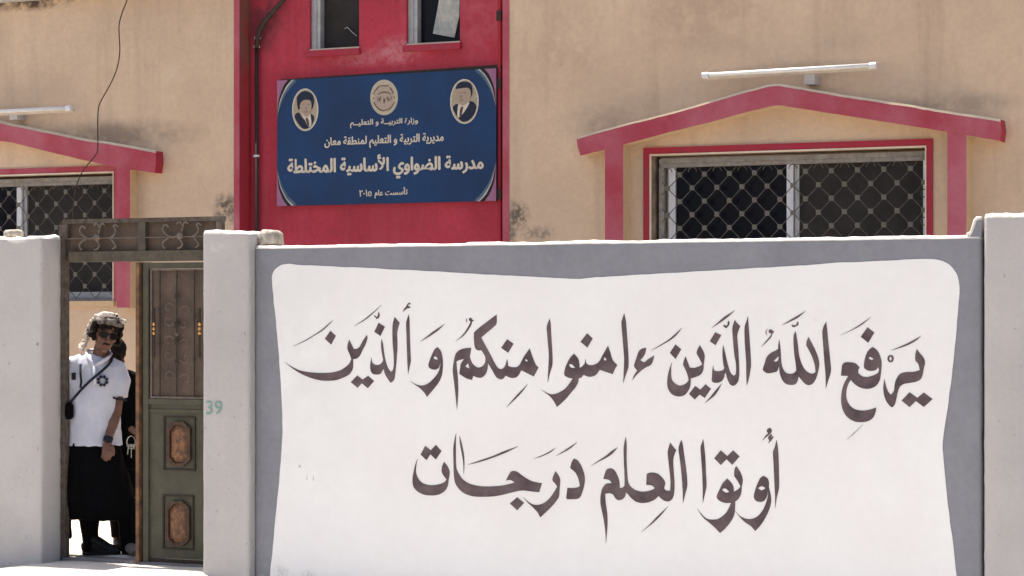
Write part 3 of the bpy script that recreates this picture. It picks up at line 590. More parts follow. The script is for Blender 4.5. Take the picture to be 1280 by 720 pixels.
# window: frame > pane, sash, grille_bar, grille_plate
na = P(1005, 213.8, YB); pitchX = P(1037.4, 400, YB).x-na.x; pitchZ = pitchX*1.03
bar_cache = {}
def window(x0, x1, dx, seed):
    root = empty('window', (0, 0, 0)); local(root, sch)
    Y0 = YB+.085
    rel = lambda px: P(px, 400, YB).x+dx
    b = MB().box(x0+.03, x1-.004, Y0, Y0+.03, wz1-.055, wz1-.02, 0).box(x0+.03, x1-.004, Y0+.012, Y0+.10, wz1-.085, wz1-.056, 0)
    b.box(x0+.028, x0+.066, Y0+.004, Y0+.09, wz0+.02, wz1-.086, 0).box(x1-.02, x1-.004, Y0+.004, Y0+.09, wz0+.02, wz1-.086, 0).box(x0+.028, x1-.004, Y0, Y0+.1, wz0+.001, wz0+.03, 0)
    b.build('frame', M['frame_beige'], root)
    b = MB().box(rel(829.5), rel(837.8), Y0+.03, Y0+.07, wz0+.031, wz1-.087); b.box(rel(837.8), rel(978), Y0+.03, Y0+.07, wz0+.031, wz0+.08); b.box(rel(978), rel(986), Y0+.025, Y0+.07, wz0+.031, wz1-.087)
    b.build('sash', M['alu_white'], root)
    b = MB().box(rel(987.3), rel(992.5), Y0+.05, Y0+.085, wz0+.031, wz1-.087).box(rel(992.5), rel(1150.5), Y0+.05, Y0+.085, wz0+.031, wz0+.08)
    b.build('sash', M['alu'], root)
    MB().box(rel(1150.6), rel(1155.8), Y0-.002, Y0+.085, wz0+.031, wz1-.087).build('sash', M['alu_white'], root)
    MB().box(rel(837.8), rel(978), Y0+.052, Y0+.058, wz0+.08, wz1-.087).build('pane', M['glass'], root)
    MB().box(rel(992.5), rel(1150.5), Y0+.07, Y0+.076, wz0+.08, wz1-.087).build('pane', M['screen'], root)
    tz = wz1-.075; bz_ = wz0+.02; gx0_, gx1_ = x0+.055, x1-.006; Yg = Y0-.035
    ax, az = na.x+dx, na.z; hx, hz = pitchX/2, pitchZ/2
    # wires run diagonally through the nodes, bowed a little between plates
    for sgn in (1, -1):
        for k in range(-60, 60):
            xs = ax+k*pitchX; pts = []
            for m in range(-40, 41):
                x = xs+m*hx; z = az+sgn*m*hz; pts.append((x, z))
            seg = []
            for i in range(len(pts)-1):
                for t in range(4):
                    f = t/4; x = pts[i][0]*(1-f)+pts[i+1][0]*f; z = pts[i][1]*(1-f)+pts[i+1][1]*f
                    if gx0_ <= x <= gx1_ and bz_ <= z <= tz: seg.append(Vector((x, Yg+.004*sgn+.003*math.sin(f*math.pi), z)))
            if len(seg) < 3: continue
            seg = seg[::2]+([seg[-1]] if (len(seg)-1) % 2 else [])
            MB().tube(seg, .0037, 4).build('grille_bar', M['wire'], root)
    pm = None
    for i in range(-60, 60):
        for j in range(-20, 20):
            if (i+j) % 2: continue
            x = ax+i*hx; z = az+j*hz
            if not (gx0_+.01 < x < gx1_-.01 and bz_+.02 < z < tz-.02): continue
            if pm is None:
                r = .0185; o = MB().prism([(-r, -r*.8), (-r*.8, -r), (r*.8, -r), (r, -r*.8), (r, r*.8), (r*.8, r), (-r*.8, r), (-r, r*.8)], -.014, -.005).build('grille_plate', M['plate'], root); pm = o.data
            else: o = mesh_obj('grille_plate', pm, root)
            o.location = (x, Yg, z)
    # hooks over the head rail
    i = -60
    while i < 60:
        i += 1
        x = ax+i*hx
        top_node = az+math.floor((tz-az)/hz)*hz
        if gx0_+.03 < x < gx1_-.03 and (i+round((top_node+hz-az)/hz)) % 2 == 0:
            MB().tube([Vector((x+.034*math.cos(a), Yg-.004, tz-.052+.034*math.sin(a))) for a in [math.pi*q/8 for q in range(9)]], .0035, 4).build('grille_hook', M['wire'], root)
    for zz in [wz0+.15+pitchZ*q for q in range(4)]:
        MB().tube([Vector((x1-.012-.03*math.sin(a), Yg-.004, zz+.03*math.cos(a))) for a in [math.pi*q/6 for q in range(7)]], .0045, 4).build('grille_hook', M['wire'], root)
    return root
for k, (x0, x1) in enumerate(WINS):
    window(x0, x1, 0 if k == 0 else shift, k)
    # flat red band with a cream lip round the opening
    r = x0-.0; o_ = .052
    ring_o = [(x0-.012-o_, wz0-.0), (x0-.012-o_, wz1+.012+o_), (x1+.012+o_*.9, wz1+.012+o_), (x1+.012+o_*.9, wz0-.0)]
    ring_i = [(x1+.012, wz0-.0), (x1+.012, wz1+.014), (x0-.012, wz1+.014), (x0-.012, wz0-.0)]
    MB().prism(ring_o+ring_i, YB-.012, YB+.002).build('painted_surround', M['deepred' if k == 0 else 'pink']).parent = None
    local(bpy.data.objects[[o.name for o in bpy.data.objects if o.name.startswith('painted_surround')][-1]], sch)
    lo = [(x0-.0115, wz0), (x0-.0115, wz1+.0135), (x1+.0115, wz1+.0135), (x1+.0115, wz0), (x1+.001, wz0), (x1+.001, wz1+.001), (x0-.001, wz1+.001), (x0-.001, wz0)]
    local(MB().prism(lo, YB-.016, YB+.004).build('plaster_lip', M['cream']), sch)
    local(MB().box(x0-.02, x1+.02, YB-.03, YB+.08, wz0-.05, wz0-.001).build('window_sill', M['beige_trim']), sch)

# pediment hoods
def hood(pxs_top, pxs_bot, posts, prot, label=None, endcap=True):
    Yf = YB-prot
    top = [pz(x, y, Yf) for x, y in pxs_top]; bot = [pz(x, y, Yf) for x, y in pxs_bot]
    def dens(l):
        out = []
        for i in range(len(l)-1):
            n = max(1, int(math.hypot(l[i+1][0]-l[i][0], l[i+1][1]-l[i][1])/.05))
            for k in range(n): out.append((l[i][0]+(l[i+1][0]-l[i][0])*k/n, l[i][1]+(l[i+1][1]-l[i][1])*k/n))
        return out+[l[-1]]
    def resample(l, n=70):
        out = []
        X0, X1 = l[0][0], l[-1][0]
        for k in range(n+1):
            x = X0+(X1-X0)*k/n
            for q in range(len(l)-1):
                if l[q][0]-1e-9 <= x <= l[q+1][0]+1e-9: break
            t = (x-l[q][0])/(l[q+1][0]-l[q][0]); out.append((x, l[q][1]+(l[q+1][1]-l[q][1])*t))
        return out
    T = [(x, z+.004*noise.noise(Vector((x*6, 0, 3)))+.003*noise.noise(Vector((x*25, 0, 3)))) for x, z in resample(top)]
    B = [(x, z+.003*noise.noise(Vector((x*8, 5, 3)))) for x, z in resample(bot)]
    n = len(T)-1; b = MB(); Yb = YB+.01
    for k in range(n):
        a, c, d, e = B[k], B[k+1], T[k+1], T[k]
        b.add([(a[0], Yf, a[1]), (c[0], Yf, c[1]), (d[0], Yf, d[1]), (e[0], Yf, e[1]), (a[0], Yb, a[1]), (c[0], Yb, c[1]), (d[0], Yb, d[1]), (e[0], Yb, e[1])],
              [(0, 1, 2, 3), (3, 2, 6, 7), (1, 0, 4, 5)])
    for p_, q_, fl in ((B[0], T[0], 0), (B[-1], T[-1], 1)):
        f = (0, 1, 2, 3) if fl else (3, 2, 1, 0)
        bul = .012 if fl else -.008; zm = (p_[1]+q_[1])/2; xm_ = (p_[0]+q_[0])/2+bul
        b.add([(p_[0], Yf, p_[1]), (p_[0], Yb, p_[1]), (xm_, Yb, zm), (xm_, Yf, zm)], [f]); b.add([(xm_, Yf, zm), (xm_, Yb, zm), (q_[0], Yb, q_[1]), (q_[0], Yf, q_[1])], [f])
        b.add([(p_[0], Yf, p_[1]), (xm_, Yf, zm), (q_[0], Yf, q_[1])], [(0, 1, 2) if fl else (2, 1, 0)])
    # material: undersides beige, top cream, right end deep red to paint in its shaded side
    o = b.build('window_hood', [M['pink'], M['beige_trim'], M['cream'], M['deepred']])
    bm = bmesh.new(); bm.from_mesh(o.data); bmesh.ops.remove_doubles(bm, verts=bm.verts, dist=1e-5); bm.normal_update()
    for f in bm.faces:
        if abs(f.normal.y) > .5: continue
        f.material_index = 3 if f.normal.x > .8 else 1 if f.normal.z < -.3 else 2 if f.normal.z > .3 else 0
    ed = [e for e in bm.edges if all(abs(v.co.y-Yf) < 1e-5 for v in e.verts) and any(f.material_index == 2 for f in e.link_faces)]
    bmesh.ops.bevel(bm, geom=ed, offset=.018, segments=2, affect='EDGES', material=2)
    bm.to_mesh(o.data); bm.free(); local(o, sch)
    for (xa_, xb_, yt) in posts:
        p0 = P(xa_, yt, Yf); p1 = P(xb_, yt, Yf)
        bb_ = MB().box(p0.x, p1.x, Yf+.004, YB+.01, wz0-.06, p0.z, 1)
        bb_.m[2] = 0; bb_.f[2:3] = bb_.f[2:3]
        local(bb_.build('hood_post', [M['pink'], M['beige_trim']]), sch)
hood([(720.5, 171.5), (735, 166.5), (777, 155.5), (840, 139.5), (900, 122), (953, 107), (964, 104.6), (975, 104.8), (1010, 110.5), (1068, 120.5), (1120, 128), (1195, 140.5), (1250, 148.8)],
     [(725.5, 194.5), (754, 188), (780, 180.8), (840, 164.2), (875, 156), (940, 138.5), (960, 133.5), (974, 131.5), (990, 134), (1060, 145), (1120, 154.5), (1182, 164.5), (1215, 170), (1250, 176.5)],
     [(756, 778.8, 178), (1184, 1208, 163)], .17)
sp_ = P(1250, 148.8, YB-.17).x-P(1208, 150, YB-.17).x
hood([(-230, 189), (-180, 178), (-60, 152), (-8, 149.5), (8, 153.5), (60, 164), (100, 172.5), (150, 180), (194, 188.5)],
     [(-225, 217), (-180, 208), (-60, 184), (-8, 175.5), (12, 177.5), (60, 189.5), (100, 199), (148, 210), (193, 216)],
     [(-165, -146, 196), (145.5, 162.3, 204)], .12)

# ------------------------------------------------------------------ sign on the bay
YS = YR-.05
sign = empty('school_sign', (P(484, 175, YS).x, YS, P(484, 175, YS).z))
tag(sign, 'blue arabic school name board with emblem and two oval portraits on the red bay', 'sign')
QT = [(346.5, 100.8), (620.3, 85.3), (346.2, 257.6), (620.2, 251)]   # TL TR BL BR
def S(u, v, bow=0):   # u 0..1 left-right, v 0..1 bottom-top -> x,z on the sign plane
    q = [P(*p, YS) for p in QT]; p = (q[2]*(1-u)+q[3]*u)*(1-v)+(q[0]*(1-u)+q[1]*u)*v; return (p.x, p.z)
def spx(x, y): return pz(x, y, YS)
local(MB().prism([S(0, 0), S(1, 0), S(1, 1), S(0, 1)], YS, YS+.03).build('board', M['board']), sign)
local(MB().prism([S(.004, .01), S(1.015, .0), S(1.015, 1.03), S(.004, 1.01)], YS+.031, YS+.049).build('backing_frame', M['gate_dark']), sign)  # dark backing, its wider right edge paints in the sign's shadow strip
# four printed corners: mauve triangle, black arc, cream arc, soft grey arc
CRV = [(.0, .30), (.008, .22), (.020, .14), (.045, .055), (.060, .025), (.074, .0)]
for cu, cv in ((0, 1), (1, 1), (0, 0), (1, 0)):
    b = MB(); cr = smooth_ring([(x, y, i in (0, 5)) for i, (x, y) in enumerate(CRV)], 4)[:21]
    def A(i, k):
        du, dv = cr[i]; wgt = max(0, 1-dv/.29); du += k*wgt*.9; dv += k*wgt*.5
        if i == len(cr)-1: dv = 0
        du = max(du, 0); dv = max(dv, 0)
        return (du if cu == 0 else 1-du, dv if cv == 0 else 1-dv)
    n = len(cr)-1
    def band(k0, k1, mi, yo):
        for i in range(n):
            vs = [S(*A(i, k0)), S(*A(i+1, k0)), S(*A(i+1, k1)), S(*A(i, k1))]
            f = (0, 1, 2, 3); ar = sum(vs[a][0]*vs[(a+1) % 4][1]-vs[(a+1) % 4][0]*vs[a][1] for a in range(4))
            b.add([(x, YS-yo, z) for x, z in vs], [f if ar > 0 else f[::-1]], mi)
    b.prism([[S(cu, cv)]+[S(*A(i, -.018)) for i in range(n+1)]], YS-.0012, None, 0)
    band(-.020, -.003, 1, .0026); band(-.003, .006, 2, .0030); band(.006, .022, 3, .0018)
    local(b.build('printed_corner', [M['sign_mauve'], M['black'], M['sign_cream'], M['sign_grey']]), sign)
def ell(cx, cy, rx, ry, n=36, sk=0): return [spx(cx+rx*math.cos(2*math.pi*i/n), cy-ry*math.sin(2*math.pi*i/n)+sk*math.cos(2*math.pi*i/n)*rx) for i in range(n)]
def oval(name, cx, cy, rx, ry, layers):
    b = MB(); mats = [M['sign_txt'], M['oval_bg']]
    b.prism([ell(cx, cy, rx, ry)], YS-.0012, None, 0); b.prism([ell(cx, cy, rx-1.5, ry-1.6)], YS-.0024, None, 1)
    for i, (pts, m) in enumerate(layers):
        if m not in mats: mats.append(m)
        b.prism([[spx(x, y) for x, y in smooth_ring([(x, y, False) for x, y in pts], 4)]], YS-.0034-.0008*i, None, mats.index(m))
    local(b.build(name, mats), sign)
t1 = lambda L: [(340+x/9, 85+y/9) for x, y in L]
oval('printed_portrait', 381.6, 137.2, 16.4, 26.6, [
    (t1([(255, 545), (300, 500), (345, 560), (400, 600), (440, 520), (478, 560), (450, 640), (400, 680), (350, 680), (300, 630)]), M['suit']),
    (t1([(330, 500), (345, 470), (420, 480), (440, 560), (445, 640), (410, 660), (380, 600)]), M['sign_txt']),
    (t1([(380, 570), (400, 560), (418, 600), (420, 650), (405, 655)]), M['tie']),
    (t1([(285, 400), (285, 330), (330, 275), (390, 262), (450, 290), (475, 350), (470, 420), (450, 460), (330, 450), (300, 470)]), M['suit']),
    (t1([(330, 390), (370, 360), (430, 365), (448, 410), (440, 480), (410, 540), (375, 545), (340, 500), (318, 440)]), M['skin_print']),
    *[(t1(q), M['print_shade']) for q in ([(345, 408), (368, 402), (370, 412), (346, 416)], [(402, 402), (428, 406), (428, 414), (402, 412)], [(380, 440), (392, 440), (394, 462), (380, 462)], [(366, 490), (408, 488), (404, 500), (370, 502)])]])
t2 = lambda L: [(550+x/9, 80+y/9) for x, y in L]
oval('printed_portrait', 580.6, 126.8, 17.8, 28, [
    (t2([(145, 490), (210, 450), (250, 540), (340, 420), (408, 465), (390, 560), (330, 630), (260, 650), (200, 600)]), M['suit']),
    (t2([(205, 470), (225, 440), (330, 430), (300, 500), (250, 570), (200, 600)]), M['sign_txt']),
    (t2([(235, 490), (262, 480), (250, 560), (230, 600), (222, 560)]), M['tie']),
    (t2([(180, 270), (215, 215), (290, 198), (350, 225), (368, 290), (362, 350), (340, 370), (300, 290), (200, 290)]), M['suit']),
    (t2([(185, 290), (240, 275), (320, 270), (350, 320), (342, 390), (310, 440), (260, 465), (215, 440), (185, 370)]), M['skin_print']),
    *[(t2(q), M['print_shade']) for q in ([(198, 322), (228, 316), (230, 327), (200, 332)], [(262, 316), (298, 318), (296, 330), (262, 328)], [(236, 350), (250, 350), (252, 378), (234, 378)], [(220, 402), (270, 400), (264, 414), (226, 416)])]])
# round emblem with an eagle-like figure
b = MB(); ex, ey = 480.2, 121.8
b.prism([ell(ex, ey, 17.3, 22.2)], YS-.0012, None, 0); b.prism([ell(ex, ey, 12.0, 15.6)], YS-.0024, None, 1)
te = lambda L: [spx(450+x/12, 90+y/12) for x, y in L]
for L in ([(205, 340), (230, 290), (280, 240), (300, 215), (285, 205), (245, 245), (210, 300), (195, 335)], [(455, 225), (490, 270), (512, 320), (500, 330), (478, 290), (445, 240)],
          [(210, 440), (250, 510), (310, 560), (360, 572), (420, 560), (410, 578), (350, 590), (290, 575), (240, 525), (205, 470)], [(420, 560), (470, 520), (520, 440), (525, 455), (480, 535), (430, 578)],
          [(300, 200), (440, 200), (430, 215), (310, 215)], [(195, 385), (215, 385), (215, 405), (195, 405)], [(505, 370), (525, 370), (525, 392), (505, 392)],
          [(270, 330), (320, 300), (360, 290), (430, 300), (470, 340), (460, 345), (420, 315), (370, 312), (320, 318), (280, 345)],
          [(300, 380), (325, 365), (310, 430), (290, 450), (282, 420)], [(400, 360), (440, 400), (450, 430), (430, 440), (405, 400)], [(350, 400), (385, 400), (378, 470), (355, 470)],
          [(265, 380), (280, 370), (275, 430), (262, 440)], [(465, 350), (480, 380), (470, 430), (458, 420)]):
    b.prism([te(L)], YS-.0036, None, 2)
local(b.build('printed_emblem', [M['emblem'], M['emblem_in'], M['emblem_dk']]), sign)
def shape(s):
    B = {'ا': (0xFE8D, 2), 'أ': (0xFE83, 2), 'ب': (0xFE8F, 4), 'ت': (0xFE95, 4), 'ة': (0xFE93, 2), 'ج': (0xFE9D, 4), 'خ': (0xFEA5, 4), 'د': (0xFEA9, 2), 'ر': (0xFEAD, 2), 'ز': (0xFEAF, 2), 'س': (0xFEB1, 4), 'ض': (0xFEBD, 4), 'ط': (0xFEC1, 4), 'ع': (0xFEC9, 4), 'ق': (0xFED5, 4), 'ل': (0xFEDD, 4), 'م': (0xFEE1, 4), 'ن': (0xFEE5, 4), 'و': (0xFEED, 2), 'ي': (0xFEF1, 4)}
    tk = []; i = 0
    while i < len(s):
        if s[i:i+2] == 'لا': tk.append(('L', 0xFEFB, 2)); i += 2; continue
        if s[i:i+2] == 'لأ': tk.append(('L', 0xFEF7, 2)); i += 2; continue
        ch = s[i]; tk.append((ch,)+B[ch] if ch in B else (ch, 0x640, 0) if ch == 'ـ' else (ch, 0, -1)); i += 1
    out = []
    for k, (ch, c0, f) in enumerate(tk):
        if f == -1: out.append(ch); continue
        if f == 0: out.append(chr(c0)); continue
        pj = k > 0 and tk[k-1][2] in (4, 0); nj = k < len(tk)-1 and tk[k+1][2] != -1 and f == 4
        out.append(chr(c0+(3 if pj and nj else 2 if nj else 1 if pj else 0)))
    return ''.join(reversed(out))
fit_text('sign_lettering', shape('وزارة التربيــة و التعليــم'), M['sign_txt'], (438, 149.5), (522.5, 147), (438, 160.5), (522.5, 156.8), YS, .002, sign, .0, .0022)
fit_text('sign_lettering', shape('مديرية التربية و التعليم لمنطقة معان'), M['sign_txt'], (406, 172), (554.5, 165.5), (406, 187), (554.5, 181.5), YS, .002, sign, .0, .003)
fit_text('sign_lettering', shape('مدرسة الضواوي الأساسية المختلطة'), M['sign_txt'], (360, 195.5), (604, 191), (360, 226), (604, 220), YS, .002, sign, .004, .0055)
fit_text('sign_lettering', shape('تأسست عام'), M['sign_txt'], (468.5, 235.8), (509.5, 233.8), (468.5, 248), (509.5, 246.6), YS, .002, sign, .0, .0022)
fit_text('sign_lettering', '٢٠١٥', M['sign_txt'], (449.5, 237.8), (464.5, 237), (449.5, 245.8), (464.5, 245.2), YS, .002, sign, .0, .0018)

# ------------------------------------------------------------------ tube lamps
def lamp(pa, pb, pbr, label, prot=.12):
    Y = YB-prot; A, B_ = P(*pa, Y), P(*pb, Y); root = empty('wall_lamp', (A+B_)/2); tag(root, label, 'wall lamp', 'tube lamps above the window hoods')
    dr = (B_-A).normalized()
    up = Vector((0, 0, 1))
    b = MB().tube([A, B_], [(.022, .022)]*2, 4); local(b.build('batten', M['batten']), root)
    b = MB().tube([A+dr*.05+Vector((0, -.03, .012)), B_-dr*.05+Vector((0, -.03, .012))], .0165, 12); local(b.build('tube', M['tube'], smooth=True), root)
    for E_, s_ in ((A, 1), (B_, -1)):
        b = MB().tube([E_+Vector((0, -.03, .01)), E_+dr*(s_*.05)+Vector((0, -.03, .01))], .024, 10); local(b.build('end_cap', M['alu_white']), root)
    q = P(*pbr, Y); b = MB().box(q.x-.04, q.x+.04, Y-.005, YB-.001, q.z-.045, q.z+.03); local(b.build('bracket', M['plaster']), root)
lamp((879.5, 96.5), (1096.5, 83.8), (1012, 98), 'unlit white tube lamp above the hood of the right hand window')
lamp((-165, 149.8), (91.5, 137), (17, 143), 'unlit white tube lamp above the left window, left of the hanging cable')
cab = [(163, -26), (158.7, 0), (153, 15), (149, 30), (149, 45), (149.8, 62), (148, 78), (144, 92), (137, 107), (129, 121), (123.5, 133), (122.2, 150), (122.3, 172), (121.5, 190), (115, 199.5), (108, 208), (102, 216.5), (97, 228), (93, 245), (91.5, 262), (91, 285), (90.5, 300)]
sr = smooth_ring([(x, y, i in (0, len(cab)-1)) for i, (x, y) in enumerate(cab)], 4)[:4*(len(cab)-1)]
tag(MB().tube([P(x, y, YB-.2) for x, y in sr], .0055, 6).build('hanging_cable', M['cable'], smooth=True), 'thin dark cable hanging down in front of the left window hood', 'cable')

# ------------------------------------------------------------------ gate
gate = empty('metal_gate', (P(170, 400, YG).x, YG, 0))
tag(gate, 'weathered olive and brown iron gate with scrollwork transom, standing partly open', 'gate')
def gb(name, m, x0, x1, y0, y1, d0=0., d1=.04, Y=YG):
    a = P(x0, y1, Y); c = P(x1, y0, Y); return local(MB().box(a.x, c.x, Y+d0, Y+d1, a.z, c.z).build(name, m), gate)
def gq(m_, b, x0, x1, y0, y1, d0, d1, mi=0, Y=YG):   # a bar that follows true horizontals
    xm = (x0+x1)/2; zt, zb_ = P(xm, y0, Y).z, P(xm, y1, Y).z
    b.box(P(x0, 400, Y).x, P(x1, 400, Y).x, Y+d0, Y+d1, zb_, zt, mi)
b = MB(); gq(0, b, 73.5, 81.5, 281, 706, .0, .05); local(b.build('gate_post', M['rustpost']), gate)
b = MB(); gq(0, b, 79, 276.5, 272.4, 277.8, -.005, .06, 0); gq(0, b, 79, 84.5, 278, 300, -.004, .05, 0); gq(0, b, 270.5, 276.3, 276, 318, -.004, .05, 0)
local(b.build('transom_frame', M['rustpost']), gate)
b = MB(); gq(0, b, 84, 272, 276, 318, .035, .045); local(b.build('transom_sheet', M['gate_brown']), gate)
b = MB(); gq(0, b, 87, 275, 313.5, 326.5, -.012, .06); gq(0, b, 173, 182, 277, 314, -.006, .034); local(b.build('transom_rail', M['gate_olive']), gate)
tt = lambda L, ox=0, oy=0: [P(60+(x+ox)/5.565, 260+(y+oy)/5.565, YG-.0) for x, y in L]
scr = [[(262, 146), (248, 128), (228, 135), (222, 160), (235, 185), (270, 210), (300, 213), (340, 192), (354, 176)],
       [(318, 122), (335, 108), (352, 118), (356, 150), (350, 180), (330, 215)], [(398, 120), (382, 108), (366, 118), (356, 150)],
       [(488, 132), (475, 118), (456, 126), (470, 150), (465, 180), (440, 205), (425, 212)], [(240, 292), (224, 280), (220, 255), (235, 235), (268, 215)],
       [(322, 292), (345, 285), (356, 260), (345, 235), (326, 212)], [(448, 285), (470, 270), (462, 245), (440, 218)]]
for ox, oy in ((0, 0), (578, -11)):
    for L in scr:
        pts = smooth_ring([(x, y, i in (0, len(L)-1)) for i, (x, y) in enumerate(L)], 4)[:4*(len(L)-1)+1]
        local(MB().tube(tt(pts, ox, oy), .0075, 6).build('scroll', M['gate_scroll'], smooth=True), gate)
    c_ = tt([(340, 205)], ox, oy)[0]; local(MB().ball(c_, (.028, .012, .026), 10, 8).build('leaf_ornament', M['gate_scroll'], smooth=True), gate)
za = P(170, 297, YG).z; local(MB().tube([Vector((P(82, 0, YG).x, YG, za)), Vector((P(272, 0, YG).x, YG, za))], .0045, 6).build('transom_rod', M['gate_scroll']), gate)
# fixed leaf behind the pillar
XQ = 264
b = MB(); gq(0, b, 172.6, 176.6, 328, 706, -.03, .03); local(b.build('leaf_edge', M['gate_edge']), gate)
b = MB(); gq(0, b, 176.7, 179.8, 328, 706, .012, .04); local(b.build('hinge_stile', M['gate_dark']), gate)
leaf = None
b = MB(); gq(0, b, 180, 186.6, 328, 706, -.012, .03); gq(0, b, 186.6, XQ, 328, 335.5, -.01, .03); gq(0, b, 186.6, XQ, 499, 506, -.01, .03); gq(0, b, 186.6, XQ, 506.2, 699, .004, .03); gq(0, b, 186.6, XQ, 512, 516, -.003, .003)
leaf = local(b.build('gate_leaf', M['gate_green']), gate)
b = MB(); gq(0, b, 187, XQ, 336, 499, .012, .026); local(b.build('upper_sheet', M['gate_brown']), gate)
b = MB(); gq(0, b, 188, XQ, 336, 338, -.006, .012); gq(0, b, 188, 190, 338, 498, -.002, .011); gq(0, b, 188, XQ, 496, 498.4, -.004, .012); local(b.build('bead', M['gate_scroll']), gate)
for x in (200, 221, 243):
    p = P(x, 338, YG-.01); q = P(x, 496, YG-.01); local(MB().tube([p, Vector((p.x, p.y, q.z))], .0055, 6).build('vertical_rod', M['gate_dark']), gate)
for x, y, r in ((221, 369, .026), (221, 405, .040), (221, 426, .034), (221, 452, .024), (200, 430, .016), (243, 395, .016), (200, 385, .014), (243, 450, .015), (221, 345, .014)):
    c_ = P(x, y, YG-.012)
    bq = MB()
    for k in range(8):
        a = math.pi*k/4+.2; rr = r*(1 if k % 2 else .6); bq.tube([c_, c_+Vector((math.cos(a)*rr, 0, math.sin(a)*rr))], [.007, .002], 5)
    local(bq.build('leaf_ornament', M['gate_dark']), gate)
c_ = P(221, 418, YG-.02); local(MB().ball(c_, .013, 10, 8).build('boss', M['gate_scroll'], smooth=True), gate)
curl = [(0, 0), (4, -3), (8, -2), (9.5, 2), (7, 4.5), (5, 3)]
for sx in (1, -1):
    for oy, fy in ((405, -1), (426, 1), (448, -1), (470, 1), (385, 1)):
        kk = 1+.18*math.sin(oy*1.7+sx); L = [(221+sx*(x*kk+3)*1.1, oy+sx*2+fy*y*1.15*kk) for x, y in curl]
        pts = smooth_ring([(x, y, i in (0, len(L)-1)) for i, (x, y) in enumerate(L)], 3)[:3*(len(L)-1)+1]
        local(MB().tube([P(x, y, YG-.012) for x, y in pts], .0032, 5).build('scroll', M['gate_scroll'], smooth=True), gate)
for x in (192.5, 249.5):
    h = local(MB().tube([P(x, 385, YG-.02), P(x, 402, YG-.035), P(x, 428, YG-.035), P(x, 447, YG-.02)], .008, 8).build('pull_handle', M['gate_dark']), gate)
    for y in (405.5, 411, 416.5): MB().ball(P(x, y, YG-.043), .013, 10, 8).build('brass_ring', M['brass'], h, smooth=True)
for (x0, x1, y0, y1, ox0, ox1, oy0, oy1) in ((204.5, 244.5, 520.5, 588, 209, 238.5, 527, 583), (203.5, 242.5, 619, 687, 207.5, 237.5, 626, 683)):
    b = MB()
    for (a0, a1, c0, c1) in ((x0, x1, y0, y0+1.8), (x0, x1, y1-1.8, y1), (x0, x0+1.8, y0+1.8, y1-1.8), (x1-1.8, x1, y0+1.8, y1-1.8)): gq(0, b, a0, a1, c0, c1, -.006, .003)
    pf = local(b.build('panel_frame', M['gate_dark']), gate)
    def octo(g, fx=0.30, fy=.15):
        X0, X1, Y0_, Y1_ = ox0+g, ox1-g, oy0+g, oy1-g; w_, h_ = X1-X0, Y1_-Y0_
        return [pz(x, y, YG-.01) for x, y in ((X0, Y0_+h_*fy), (X0+w_*fx, Y0_), (X1-w_*fx, Y0_), (X1, Y0_+h_*fy), (X1, Y1_-h_*fy), (X1-w_*fx, Y1_), (X0+w_*fx, Y1_), (X0, Y1_-h_*fy))][::-1]
    pfm = MB().prism([octo(0), octo(4)[::-1]], YG-.022, YG+.0035).build('octagonal_rim', M['rim_brown'], pf)
    bo = MB(); oc = octo(4.05); cen = (sum(p[0] for p in oc)/8, sum(p[1] for p in oc)/8)
    inn = [(cen[0]+(p[0]-cen[0])*.7, cen[1]+(p[1]-cen[1])*.75) for p in oc]
    bo.add([(p[0], YG-.004, p[1]) for p in oc]+[(p[0], YG-.018, p[1]) for p in inn], [tuple(range(8, 16))]+[((i+1) % 8, i, i+8, (i+1) % 8+8)[::-1] for i in range(8)])
    bo.build('amber_panel', M['gate_amber'], pf)
b = MB(); gq(0, b, 180, XQ, 699.5, 706, .0, .03); local(b.build('kick_rail', M['gate_dark']), gate)
local(rough_box('shaded_threshold', M['concrete_dk'], P(80, 0, YG).x-.0, P(262, 0, YG).x, YG-.03, YG+.165, -.3, -.010, bev=.01, top=.004, amp=.002, seed=8), gate)  # flat sill, darkened to paint in the gate's shadow on the ground

# ------------------------------------------------------------------ people
def fabric(name, col, col2=None, rough=.85, **k): return mat(name, col, col2, rough=rough, bump=.25, bscale=90, nscale=k.pop('nscale', 6), fine=.03, **k)
M['skin'] = mat('brown_skin', (.145, .068, .044), (.105, .048, .032), rough=.55, nscale=14, bump=.1, bscale=90, fine=.04, spec=.4)
M['lip'] = mat('lips', (.22, .07, .06), rough=.5, bump=0)
M['hair'] = mat('black_hair', (.006, .004, .0035), (.014, .008, .006), spec=.12, rough=.7, nscale=60, bump=.8, bscale=120, fine=.2)
M['shirt'] = fabric('white_polo_cotton', (.50, .505, .57), (.44, .445, .51))
M['blk'] = fabric('black_cloth', (.002, .002, .0025), (.003, .003, .0035), nscale=9, spec=.05)
M['navy'] = fabric('navy_webbing', (.008, .009, .02))
M['shoe'] = mat('dark_shoe_leather', (.006, .005, .005), spec=.2, rough=.6, bump=.1)
M['shoe2'] = mat('dusty_grey_shoe', (.10, .09, .09), rough=.7, bump=.1)
M['lens'] = mat('dark_lens', (.003, .003, .004), rough=.25, bump=0, spec=.15)
M['keys'] = mat('key_metal', (.5, .48, .45), rough=.35, metal=.8, bump=0)
